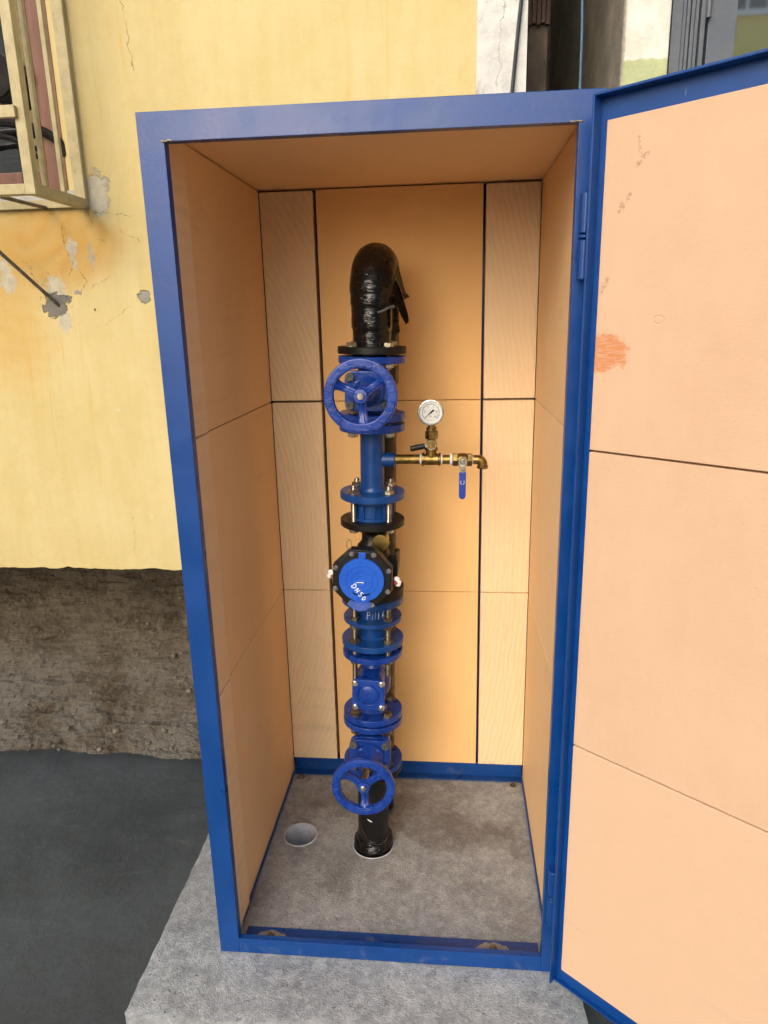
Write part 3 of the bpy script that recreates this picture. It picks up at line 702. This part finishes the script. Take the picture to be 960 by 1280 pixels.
# --- gate valves
def handwheel(par, cy, zc, ro=.0805, rot=0):
    hw = empty('handwheel', (0, cy, zc), (0, R(rot), 0)); hw.parent = par
    ri = .0590
    prof = [(ri+.0015, -.006), (ri, -.003), (ri, .005), (ri+.0012, .0074), (ri+.0035, .0082), (ro-.0035, .0082), (ro-.0010, .0072), (ro, .004), (ro, -.003), (ro-.003, -.007), (ri+.0015, -.006)]
    rim = B().lathe(prof, 72, RXm)
    rm = rim.build('rim', 'blue_enamel', hw, 40)
    b = B()
    for k, (a0, a1) in enumerate(((8, 52), (68, 112), (128, 172), (188, 232), (248, 292), (308, 352))):
        out = arc(0, 0, ro-.0045, a0, a1, 14); inn = arc(0, 0, ri+.0045, a1, a0, 14)
        b.prism(out+inn, .0078, .0102, .0008, RXm, 1)
    for a0 in (148, 152.5, 157, 161.5, 166, 322, 326.5, 331, 335.5, 340):            # cast lettering too worn to read
        for q in (0, 1): b.box(-.0007, .0007, -.0022+.0021*q, -.0004+.0021*q, .0098, .0112, 0, RXm @ Matrix.Rotation(R(a0+random.uniform(-1, 1)), 4, 'Z') @ T((ro+ri)/2, 0, 0) @ Matrix.Rotation(R(random.uniform(-40, 40)), 4, 'Z'))
    b.build('rim_relief', 'blue_enamel', rm)
    for an in (-84, 36, 156):
        Mx = RXm @ Matrix.Rotation(R(an), 4, 'Z')
        t = bmesh.new(); n = 10; rows = []
        for i in range(n+1):
            f = i/n; L = .010+(ri+.004-.010)*f; wd = .0112-.0020*math.sin(f*math.pi)+.009*max(0, f-.72)**1.6*4; zc_ = .002-.010*math.sin(f*math.pi)*.9
            sec = [(-wd, -.004), (-wd*.8, .0015), (-wd*.35, .002), (-wd*.22, .0055), (wd*.22, .0055), (wd*.35, .002), (wd*.8, .0015), (wd, -.004), (0, -.006)]
            rows.append([t.verts.new((L, sy, sz+zc_)) for sy, sz in sec])
        for A, C in zip(rows, rows[1:]):
            for k in range(len(A)): t.faces.new((A[k], A[(k+1) % len(A)], C[(k+1) % len(A)], C[k]))
        t.faces.new(rows[0]); t.faces.new(rows[-1][::-1]); bmesh.ops.recalc_face_normals(t, faces=t.faces); t.transform(Mx)
        b = B(); b._join(t); b.build('spoke', 'blue_enamel', hw, 50)
    hb = B().lathe([(0, -.012), (.0150, -.012), (.0172, -.009), (.0172, .004), (.0150, .0075), (.0095, .008), (0, .008)], 32, RXm).build('hub', 'blue_enamel', hw, 40)
    B().hexa(.0082, .0078, .0125, RXm, 10, .0012).cyl(.0045, .0120, .0150, 16, .001, RXm).build('nut', 'zinc', hb)
    return hw
def gate_valve(name, zt, zb, wy, wz, label, low_hidden=False, wrot=0):
    zm = (zt+zb)/2; hh = (zt-zb)/2
    g = onaxis(name, zb, label=label, cat='gate valve', group='gate valves')
    off = -zb
    flange(zt-zb-.017, zt-zb).build('flange', 'blue_enamel', g); flange(0, .019).build('flange', 'blue_enamel', g)
    c = hh
    b = B().lathe([(.040, .017), (.034, .026), (.036, c-.03), (.046, c-.015), (.048, c), (.046, c+.015), (.036, c+.03), (.034, 2*hh-.026), (.040, 2*hh-.015)], 40)
    b.prism(rrect(.082, .088, .026), -.01, .062, .004, T(0, 0, c) @ RXm)
    b.prism(rrect(.112, .094, .022), .058, .074, .003, T(0, 0, c) @ RXm)
    b.build('body', 'blue_enamel', g, 40)
    b = B().prism(rrect(.112, .094, .022), .0745, .088, .003, T(0, 0, c) @ RXm)
    b.prism(rrect(.076, .058, .018), .087, .100, .006, T(0, 0, c) @ RXm, 3)
    b.lathe([(.036, .092), (.031, .103), (.024, .118), (.0205, .135), (.0205, .150), (.018, .154), (.010, .1545)], 32, T(0, 0, c) @ RXm)
    bn = b.build('bonnet', 'blue_enamel', g, 40)
    for sx in (-1, 1):
        for sz in (-1, 1):
            B().lathe([(.0, .086), (.0105, .086), (.0108, .094), (.0090, .0965), (.0045, .0965), (.0035, .093), (0, .093)], 24, T(sx*.043, 0, c+sz*.033) @ RXm).build('cap_screw', 'rubber_cap', bn)
    L = .40-wy
    B().cyl(.0085, .150, L-.004, 20, .001, T(0, 0, c+(wz-zm)) @ RXm).cyl(.0125, .1545, .162, 24, .001, T(0, 0, c+(wz-zm)) @ RXm).build('stem', 'dull_zinc', g)
    handwheel(g, -L, c+(wz-zm), rot=wrot)
    return g
gv1 = gate_valve('gate_valve', 1.415, 1.259, .172, 1.341, 'blue gate valve with handwheel under the black taped pipe bend', wrot=0)
gv2 = gate_valve('gate_valve', .432, .279, .172, .363, 'blue gate valve with handwheel just above the concrete floor', wrot=3)
bolts(gv1, 1.438-1.259, 1.399-1.259, extra=(.002, .004)); bolts(gv1, 1.281-1.259, 1.233-1.259, extra=(.004, .002), rot=2)
bolts(gv2, .454-.279, .409-.279, 'dull_zinc', extra=(.002, .004)); bolts(gv2, .300-.279, .262-.279, 'dull_zinc', extra=(.006, .0), rot=2)
# --- black taped bend over the top and down behind
ub = onaxis('taped_pipe_bend', 1.4205, label='black tape wrapped pipe bend at the top turning back down behind the valves', cat='pipe')
flange(0, .0172, .084, .030).build('flange', 'black_iron', ub)
flange(-.0052, -.0003, .052, .030).build('gasket', 'black_plastic', ub)
path = []
Z0 = .018; ZC = 1.545-1.4205; RB = .083
for i in range(12): path.append((0, 0, Z0+(ZC-Z0)*i/12))
for i in range(31): a_ = math.pi*i/30; path.append((.004*i/30, RB-RB*math.cos(a_), ZC+RB*math.sin(a_)))
for i in range(1, 8): path.append((.004, 2*RB, ZC-.03*i))
rad = []
for i, p in enumerate(path):
    t = i/(len(path)-1); rad.append(.0465 if i < 5 else (.0495 if i < 11 else 
        .0515 if i < 14 else .0545 if i < 40 else .050))
def wrapf(t, an, p):
    s = (t*9+.35*math.sin(an)+an/(2*math.pi)) % 1.0
    return 1+.010*(s-.5)+.013*fbm((math.cos(an)*1.3, math.sin(an)*1.3, t*16), 4, 1.4)+.004*fbm((math.cos(an)*3, math.sin(an)*3, t*60), 3, 1.0)
b = B(); 
def dens(ps, rs, m=5):
    P, Q = [], []
    for (p, q, r, s) in zip(ps, ps[1:], rs, rs[1:]):
        for k in range(m): f = k/m; P.append(Vector(p).lerp(Vector(q), f)); Q.append(r+(s-r)*f)
    P.append(Vector(ps[-1])); Q.append(rs[-1]); return P, Q
P_, Q_ = dens(path, rad, 4)
b.tube(P_, Q_, 56, wrapf); b.build('wrapped_bend', 'black_tape', ub, 55)
ax = Vector((-.107+.0235*1.4205, .40, 1.4205)); 
b = B(); b.tube([(.004, 2*RB, ZC-.20), (.004, 2*RB, -.3), (.004, 2*RB, -.8), (.002, 2*RB+.002, -1.416)], [.045, .0445, .045, .045], 32); b.build('down_pipe', 'black_pipe', ub)
def flap(pts, wv, th, name, mat, par):     # loose strip of tape: centre line and half-width vectors
    t = bmesh.new(); top = []
    for p, v in zip(pts, wv): p, v = Vector(p), Vector(v); top.append((t.verts.new(p-v), t.verts.new(p), t.verts.new(p+v)))
    for A, C in zip(top, top[1:]):
        for k in (0, 1): t.faces.new((A[k], A[k+1], C[k+1], C[k]))
    r = bmesh.ops.solidify(t, geom=t.faces[:], thickness=th); bmesh.ops.recalc_face_normals(t, faces=t.faces)
    b = B(); b._join(t); return b.build(name, mat, par, 50)
zz = lambda z: z-1.4205
flap([(.040, .02, zz(1.640)), (.054, .03, zz(1.618)), (.064, .03, zz(1.592)), (.074, .025, zz(1.566)), (.083, .02, zz(1.550))], [(.004, .03, .006), (.006, .028, .004), (.005, .024, 0), (.004, .02, -.002), (.006, .016, .004)], .0012, 'loose_tape', 'black_tape', ub)
flap([(.048, -.008, zz(1.590)), (.060, -.004, zz(1.565)), (.070, 0, zz(1.535)), (.078, .0, zz(1.512)), (.086, .002, zz(1.492))], [(.010, .016, 0), (.010, .014, 0), (.009, .012, 0), (.008, .010, .002), (.003, .006, .004)], .0012, 'loose_tape', 'black_tape', ub)
flap([(.050, -.012, zz(1.555)), (.057, -.014, zz(1.52)), (.058, -.012, zz(1.492)), (.060, -.008, zz(1.468))], [(.006, .014, 0), (.006, .014, 0), (.007, .012, .002), (.008, .01, .004)], .0012, 'loose_tape', 'black_tape', ub)
B().tube([(.018, -.052, zz(1.516)), (.034, -.050, zz(1.521)), (.046, -.044, zz(1.528)), (.056, -.034, zz(1.530))], [.0022, .003, .003, .004], 8).build('cable_tie_end', 'rubber_cap', ub)
# --- spool with branch
sp = onaxis('flanged_spool', 1.059, label='blue flanged pipe with side socket feeding the brass branch', cat='pipe spool')
flange(1.2335-1.059, 1.2525-1.059).build('flange', 'blue_enamel', sp); flange(0, .019, .0828).build('flange', 'blue_enamel_dark', sp)
B().lathe([(.037, .018), (.033, .022), (.0305, .030), (.0305, .155), (.033, .168), (.036, .176)], 40).build('pipe', 'blue_enamel_dark', sp)
B().cyl(.0175, .0, .058, 28, .0015, T(0, 0, 1.158-1.059) @ RYx).build('branch_socket', 'blue_enamel_dark', sp)
b = B().lathe([(.044, -.053), (.056, -.053), (.056, -.046), (.050, -.044), (.050, -.012), (.055, -.010), (.055, -.0005), (.044, -.0005)], 48)
wf = b.build('wafer_ring', 'blue_enamel_dark', sp)
for k in range(12):
    b = B(); b.box(.049, .056, -.005, .005, -.045, -.011, .001, Matrix.Rotation(R(k*30+8), 4, 'Z')); b.build('rib', 'blue_enamel_dark', wf)
bolts(sp, .0195, .988-1.059, 'zinc', extra=(.012, .0), rot=2)
# --- water meter
wm = onaxis('water_meter', .795, label='black water meter with octagonal head and blue lid marked DN50', cat='water meter')
flange(.988-.795, 1.0053-.795, .0828, .028).build('flange', 'black_iron', wm)
flange(.0003, .026, .0828, .028).build('flange', 'black_iron', wm)
b = B().lathe([(.066, .024), (.060, .034), (.048, .052), (.045, .085), (.045, .115), (.040, .135), (.028, .150), (.028, .168), (.044, .184), (.050, .194)], 40)
b.cyl(.042, .0, .150, 40, .003, T(-.004, 0, .100) @ RXm)
b.box(.030, .060, -.030, .015, .015, .105, .006)
b.build('body', 'black_iron', wm, 40)
B().cyl(.017, .040, .092, 32, .001, T(.030, 0, .170) @ RXm).lathe([(0, .0955), (.0205, .0955), (.0215, .0945), (.0215, .088), (.0, .088)], 40, T(.030, 0, .170) @ RXm).build('brass_plug', 'bright_brass', wm)
B().box(.060, .074, -.10, -.02, .085, .135, .004).box(.064, .072, -.11, -.08, .128, .150, .002).build('transmitter_bracket', 'black_iron', wm)
hd = empty('meter_head', (-.006, -.182, .107), (0, R(2), 0)); hd.parent = wm
oct_ = lambda r: [(r*math.cos(R(22.5+45*i)), r*math.sin(R(22.5+45*i))) for i in range(8)]
ap = .0715/math.cos(R(22.5))
b = B().prism(oct_(ap), -.034, -.004, .003, RXm); b.prism(oct_(ap*.98), -.0035, .0035, .003, RXm, 3)
b.build('housing', 'black_plastic', hd, 30)
for i in range(8):
    an = R(22.5+45*i); r_ = ap*.885
    B().lathe([(0, .0072), (.0026, .0072), (.0034, .006), (.0034, .003), (0, .003)], 16, T(r_*math.cos(an), 0, r_*math.sin(an)) @ RXm).ring(.0036, .0062, .003, .0045, 20, .0004, T(r_*math.cos(an), 0, r_*math.sin(an)) @ RXm).build('screw', 'chrome', hd)
prof = [(.0545, .003), (.0545, .0085), (.0535, .0100), (.0400, .0102), (.0390, .0112), (.0355, .0112), (.0345, .0100), (.0285, .0102), (.0275, .0114), (.0235, .0114), (.0225, .0102), (.0160, .0102), (.0150, .0112), (.0115, .0112), (.0105, .0102), (0, .0102)]
lid = B().lathe(prof, 72, RXm).box(-.0085, .0085, -.0095, -.004, .052, .070, .0015).build('lid', 'lid_blue', hd, 40)
flap([(-.028, -.012, -.056), (-.015, -.0165, -.062), (-.001, -.018, -.064), (.013, -.0165, -.062), (.024, -.012, -.056)], [(.002, .004, .005), (.001, .005, .008), (0, .0055, .009), (-.001, .005, .008), (-.002, .004, .005)], .003, 'lid_lip', 'lid_blue', lid)
B().prism([(-.021, -.030), (.022, -.030), (.018, -.058), (-.014, -.058)], .0095, .0112, .0006, RXm, 1).build('lid_rib', 'lid_blue', lid)
# marker writing DN50, running down to the right
STK = {'D': [[(0, 0), (0, 1)], [(-.15, 1.02), (.35, 1), (.7, .75), (.72, .35), (.4, .02), (0, 0)]], 'N': [[(0, 0), (.05, 1), (.6, 0), (.65, 1)]],
       '5': [[(.6, 1), (.1, 1), (.08, .6), (.5, .58), (.62, .3), (.4, 0), (.05, .05)]], '0': [[(.3, 1), (.05, .7), (.08, .2), (.32, 0), (.58, .25), (.55, .75)]]}
def strokes(txt, hgt, adv, Mx, r):
    b = B()
    for i, c in enumerate(txt):
        for s_ in STK[c]:
            ps = []
            for p, q in zip(s_, s_[1:]):
                for k in range(4): ps.append((p[0]+(q[0]-p[0])*k/4, p[1]+(q[1]-p[1])*k/4))
            ps.append(s_[-1])
            b.tube([(px*hgt*.9+i*adv, py*hgt, 0) for px, py in ps], r, 6, None, Mx @ Matrix.Diagonal((1, 1, .35, 1)))
    return b
strokes('DN50', .0118, .0128, RXm @ T(-.0235, -.0155, .0124) @ Matrix.Rotation(R(-50), 4, 'Z'), .0010).tube([(-.012, -.001, .0118), (-.002, .0, .0118), (.006, -.0005, .0118)], .0009, 6, None, RXm @ T(0, -.004, 0)).build('marker_writing', 'marker_white', lid)
def seal(x, y, z, sd):
    b = B(); 
    for k in range(3):
        t = bmesh.new(); bmesh.ops.create_icosphere(t, subdivisions=2, radius=.0075)
        t.transform(T(x+random.uniform(-.004, .004), y, z+.006-.006*k+random.uniform(-.001, .001)) @ Matrix.Diagonal((1, .6, .85, 1))); b._join(t)
    o = b.build('seal', 'white_plastic', hd, 60)
    B().cyl(.0042, .0, .0055, 20, .0008, T(x+sd*.005, y, z-.003) @ RXm).build('seal_core', 'seal_red', o)
seal(-.078, .010, .004, 1); seal(.086, .016, -.006, -1)
B().tube([(-.034+.006*math.cos(R(t)), .010, .081+.013*math.sin(R(t))) for t in range(-70, 251, 16)], .0007, 6).build('seal_wire', 'dull_zinc', hd)
for k_, (p_, q_) in enumerate((((-.062, -.052, -.03), (-.045, -.046, -.018)), ((-.060, -.05, -.062), (-.046, -.05, -.068)))):
    B().tube([p_, ((p_[0]+q_[0])/2, p_[1], (p_[2]+q_[2])/2+.003), q_], .0011, 6).build('seal_wire', 'cable_black', wm)
# --- dismantling joint
dj = onaxis('dismantling_joint', .655, label='blue dismantling joint with cast PN marking and long threaded rods below the meter', cat='pipe joint')
flange(.7745-.655, .7945-.655, .0826).build('flange', 'blue_enamel_dark', dj)
flange(.7225-.655, .7345-.655, .0780, .0405).build('clamp_flange', 'blue_enamel_dark', dj)
flange(0, .0170, .0835).build('flange', 'blue_enamel_dark', dj)
B().lathe([(.046, .118), (.041, .108), (.041, .080)], 40).lathe([(.041, .080), (.043, .0795), (.043, .060), (.037, .058), (.035, .020), (.042, .014)], 40).build('barrel', 'blue_enamel_dark', dj)
def raised(txt, adv, r, z0, z1):
    b = B()
    PN = {'P': [[(0, 0), (0, 1)], [(0, 1), (.7, .95), (.75, .6), (0, .5)]], 'N': [[(0, 0), (0, 1), (.8, 0), (.8, 1)]], '1': [[(.3, 0), (.3, 1)]], '6': [[(.7, 1), (.1, .6), (.05, .2), (.4, 0), (.75, .25), (.4, .5), (.1, .4)]]}
    for i, c in enumerate(txt):
        for s_ in PN[c]:
            ps = []
            for px, py in s_:
                an = R(-104+i*adv+px*adv*.72); ps.append((r*math.cos(an), r*math.sin(an), z0+(z1-z0)*py))
            b.tube(ps, .0010, 6)
    return b
raised('PN16', 19, .0418, .080, .102).build('cast_marking', 'chalk', dj)
bolts(dj, .8215-.655, .0170+.0101, 'dull_zinc', extra=(-.006, -.009), rot=1, br=.0078, nuts=(.0675-.0105, .0797))
# --- check valve with square cover
st = onaxis('check_valve', .437, label='blue check valve with square cover held by four bright screws', cat='check valve')
flange(.6215-.437, .6370-.437, .0815).build('flange', 'blue_enamel', st); flange(0, .017, .0815).build('flange', 'blue_enamel', st)
b = B().lathe([(.042, .015), (.031, .026), (.036, .050), (.048, .080), (.050, .105), (.044, .130), (.030, .148), (.028, .170), (.042, .186)], 40)
b.prism(rrect(.074, .074, .022), .0, .092, .004, T(-.001, 0, .112) @ RXm)
b.build('body', 'blue_enamel', st, 40)
b = B().prism(rrect(.086, .086, .014), .0925, .106, .0025, T(-.001, 0, .112) @ RXm @ Matrix.Rotation(R(-2), 4, 'Z'))
b.lathe([(.030, .1055), (.0285, .1085), (.0270, .1070), (.0262, .1085), (.020, .1110), (0, .1125)], 40, T(-.001, 0, .112) @ RXm)
cv = b.build('cover', 'blue_enamel', st, 40)
for sx in (-1, 1):
    for sz in (-1, 1):
        B().lathe([(0, .1125), (.0058, .1125), (.0082, .1105), (.0085, .1065), (.0085, .1055), (0, .1055)], 24, T(-.001+sx*.0345, 0, .112+sz*.0345) @ RXm).hexa(.0034, .1120, .1129, T(-.001+sx*.0345, 0, .112+sz*.0345) @ RXm, 20, .0002).build('screw', 'chrome', cv)
bolts(st, .672-.437, .6215-.437, 'dull_zinc', extra=(-.004, .03), rot=1, low=(.02, .03, .066, .032))
# --- lower stub
lp = onaxis('inlet_pipe', 0, label='black plastic inlet pipe rising out of the concrete floor', cat='pipe')
flange(.2625, .2787, .0825, .03).build('flange', 'black_iron', lp)
b = B(); pp = [(0, 0, -.15+.41*i/40) for i in range(41)]
b.tube(pp, [.0445]*41, 44, lambda t, an, p: 1+.012*fbm((math.cos(an), math.sin(an), t*6), 3, 1.2)); b.build('riser', 'black_pipe', lp, 55)
def lipf(t):
    for v in t.verts:
        an = math.atan2(v.co.y, v.co.x); v.co.z += .010*math.sin(an+.4)*(1 if v.co.z > .004 else .2)+.003*fbm((math.cos(an)*2, math.sin(an)*2, 1), 2, 1.5)
        k = 1+.02*fbm((math.cos(an)*1.5, math.sin(an)*1.5, v.co.z*20), 3, 1.2); v.co.x *= k; v.co.y *= k
B().lathe([(.043, .050), (.0470, .044), (.0480, .034), (.0505, .028), (.0560, .022), (.0575, .012), (.0560, .004), (.052, -.004), (.050, -.05)], 56, None, lipf).build('tape_collar', 'black_tape', lp, 60)
B().tube([(-.012, -.046, .118), (-.004, -.0475, .113), (.002, -.0475, .111)], [.001, .0016, .0008], 6).build('tape_strand', 'white_plastic', lp)
B().tube([(.049*math.sin(R(a_)), -.049*math.cos(R(a_)), .066-.0006*(a_+40)+.00001*a_*a_) for a_ in range(-45, 60, 8)], .0006, 6).build('tape_edge', 'rubber_cap', lp)
# --- brass branch
ZB_ = 1.158; AX = -.107+.0235*ZB_
br = empty('brass_branch_line', (-.026, .40, ZB_), (0, R(.6), 0), label='short brass pipe line with tee and end elbow beside the blue spool', cat='brass pipe')
X0 = -.026
def bx(x0, x1, r, name, mat, n=28, bev=.001, hexn=False, par=None):
    b = B(); (b.hexa(r, x0-X0, x1-X0, RYx, 30) if hexn else b.cyl(r, x0-X0, x1-X0, n, bev, RYx)); return b.build(name, mat, par or br)
bx(-.026, .0425, .0122, 'nipple', 'brass'); bx(-.0275, -.0235, .0130, 'thread_tape', 'thread_tape')
bx(.0405, .0465, .0137, 'thread_tape', 'thread_tape', bev=.002); bx(.0925, .0985, .0132, 'thread_tape', 'thread_tape', bev=.002); bx(.1155, .1245, .0142, 'thread_tape', 'thread_tape', bev=.003); bx(.1705, .1755, .0112, 'thread_tape', 'thread_tape', bev=.002)
bx(.095, .1225, .0118, 'nipple', 'brass'); bx(.166, .182, .0105, 'nipple', 'brass')
b = B().lathe([(.0, .046-X0), (.0162, .046-X0), (.0168, .047-X0), (.0168, .051-X0), (.0145, .053-X0), (.0145, .087-X0), (.0168, .089-X0), (.0168, .092-X0), (.0162, .093-X0), (0, .093-X0)], 32, RYx)
b.lathe([(.0135, 0), (.0135, .022), (.0168, .024), (.0168, .030), (.016, .031), (0, .031)], 32, T(.0695-X0, 0, 0)); b.build('tee', 'brass', br, 40)
ep = [(.1755-X0, 0, 0), (.186-X0, 0, 0)]+[(.186-X0+.012*math.sin(R(t)), 0, -.012+.012*math.cos(R(t))) for t in range(10, 91, 10)]+[(.198-X0, 0, -.014)]
B().tube(ep, [.0120]*len(ep), 24).lathe([(0, -.0215), (.0130, -.0215), (.0138, -.0205), (.0138, -.0150), (.0120, -.0135), (0, -.013)], 32, T(.198-X0, 0, 0)).build('end_elbow', 'brass', br, 50)
# ball valve
bv = empty('ball_valve', (.148, .40, ZB_-.002), (0, R(.6), 0), label='brass ball valve with hanging blue lever', cat='ball valve')
B().hexa(.0168, -.025, -.012, RYx, 30).hexa(.0168, .012, .024, RYx, 30).lathe([(.0135, -.0125), (.0158, -.009), (.0168, 0), (.0158, .009), (.0135, .0125)], 32, RYx).cyl(.009, .010, .024, 24, .001, RXm).build('body', 'brass', bv, 35)
b = B(); b.prism([(-.011, -.012), (.011, -.012), (.011, .004), (.006, .011), (-.002, .011), (-.011, .003)], .0245, .0270, .0006, RXm, 1); b.box(-.0075, .0075, -.0305, -.0285, -.046, -.010, .0006); b.hexa(.0055, .0265, .0325, RXm, 10, .001)
b.build('lever_plate', 'zinc', bv)
lv = B(); lv.prism([(-.0085, -.026), (.0085, -.026)]+arc(0, -.086, .0085, 0, -180, 12), .0268, .0340, .0022, RXm, 2); lo_ = lv.build('lever_sleeve', 'sleeve_blue', bv)
b = B()
for s_ in (-1, 1): b.tube([(s_*.0035, -.0345, -.046), (s_*.0045, -.0345, -.050), (s_*.0035, -.0345, -.0545), (s_*.001, -.0345, -.056)], .0006, 6)
b.build('lever_emblem', 'dial_white', lo_)
# gauge cock and gauge
gc = empty('gauge_cock', (.0705, .40, ZB_+.031), label='small brass gauge cock with black handle below the pressure gauge', cat='valve')
t = bmesh.new(); bmesh.ops.create_uvsphere(t, u_segments=24, v_segments=16, radius=.0135); t.transform(T(0, 0, .006)); b = B(); b._join(t)
b.cyl(.0095, .014, .026, 24, .001); b.hexa(.0105, -.003, .006, T(0, -.009, .008) @ RXm @ T(0, 0, .004), 15); b.build('body', 'brass', gc, 40)
B().hexa(.0160, .020, .040, None, 10).cyl(.0125, .040, .050, 24, .001).build('union_nut', 'brass', gc)
hn = B().ring(.009, .0125, -.001, .002, 28, .0005, T(0, -.016, .007) @ RXm).box(-.026, -.010, -.0175, -.0150, .001, .010, .0006).build('handle_ring', 'zinc', gc)
b = B(); Mx = T(-.016, -.0165, .005) @ Matrix.Rotation(R(-90-11), 4, 'Y'); b.lathe([(0, 0), (.0062, 0), (.0070, .002), (.0070, .034), (.0060, .037), (0, .037)], 24, Mx @ Matrix.Diagonal((1, .75, 1, 1))); b.build('handle_grip', 'black_plastic', hn)
pg = empty('pressure_gauge', (.0715, .395, ZB_+.078), label='round steel pressure gauge with white dial on the brass line', cat='pressure gauge')
gz = .0415; GM = T(-.002, 0, gz) @ RXm
B().cyl(.0068, 0, .014, 20, .0006).hexa(.0085, .002, .010, None, 0).build('stem', 'brass', pg)
B().lathe([(0, -.010), (.029, -.010), (.0305, -.008), (.0308, .012), (.0322, .013), (.0322, .018), (.0312, .0198), (.0290, .0200), (.0280, .0185), (.0278, .0145), (0, .0145)], 64, GM).build('case', 'chrome', pg, 35)
dl = B().lathe([(0, .0155), (.0277, .0155), (.0277, .0146), (0, .0146)], 64, GM).build('dial', 'dial_white', pg)
b = B()
for k in range(51):
    an = R(225-270*k/50); L = .0030 if k % 5 == 0 else .0016; Mx = GM @ Matrix.Rotation(an, 4, 'Z')
    b.box(.0200, .0200+L, -.0004, .0004, .0154, .0157, 0, Mx)
b.ring(.0196, .0199, .0154, .01565, 64, .00005, GM); b.build('scale', 'print_black', dl)
def digit(txt, x, y, s, mat):
    cu = bpy.data.curves.new('numeral', 'FONT'); cu.body = txt; cu.size = s; cu.align_x = 'CENTER'; cu.align_y = 'CENTER'
    o = bpy.data.objects.new('tmp', cu); COL.objects.link(o); bpy.context.view_layer.update()
    me = bpy.data.meshes.new_from_object(o); bpy.data.objects.remove(o)
    me.transform(GM @ T(x, y, .0158)); me.materials.append(M[mat]); o = bpy.data.objects.new('numeral', me); COL.objects.link(o); o.parent = dl
for k, tx in enumerate(('0', '2', '4', '6', '8', '10')):
    an = R(225-270*k/5); digit(tx, .0150*math.cos(an), .0150*math.sin(an), .0062, 'print_black')
digit('bar', 0, -.0085, .0048, 'print_black')
B().prism([(-.0215, .0002), (-.004, .0010), (.006, .0018), (.0095, .0026), (.0095, -.0026), (.006, -.0018), (-.004, -.0010), (-.0215, -.0002)], .0164, .0169, 0, GM @ Matrix.Rotation(R(40), 4, 'Z')).cyl(.0022, .0158, .0176, 20, .0003, GM).build('needle', 'print_black', pg)
B().lathe([(0, .0188), (.0279, .0184), (.0279, .0180), (0, .0182)], 48, GM).build('glass', 'gauge_glass', pg)
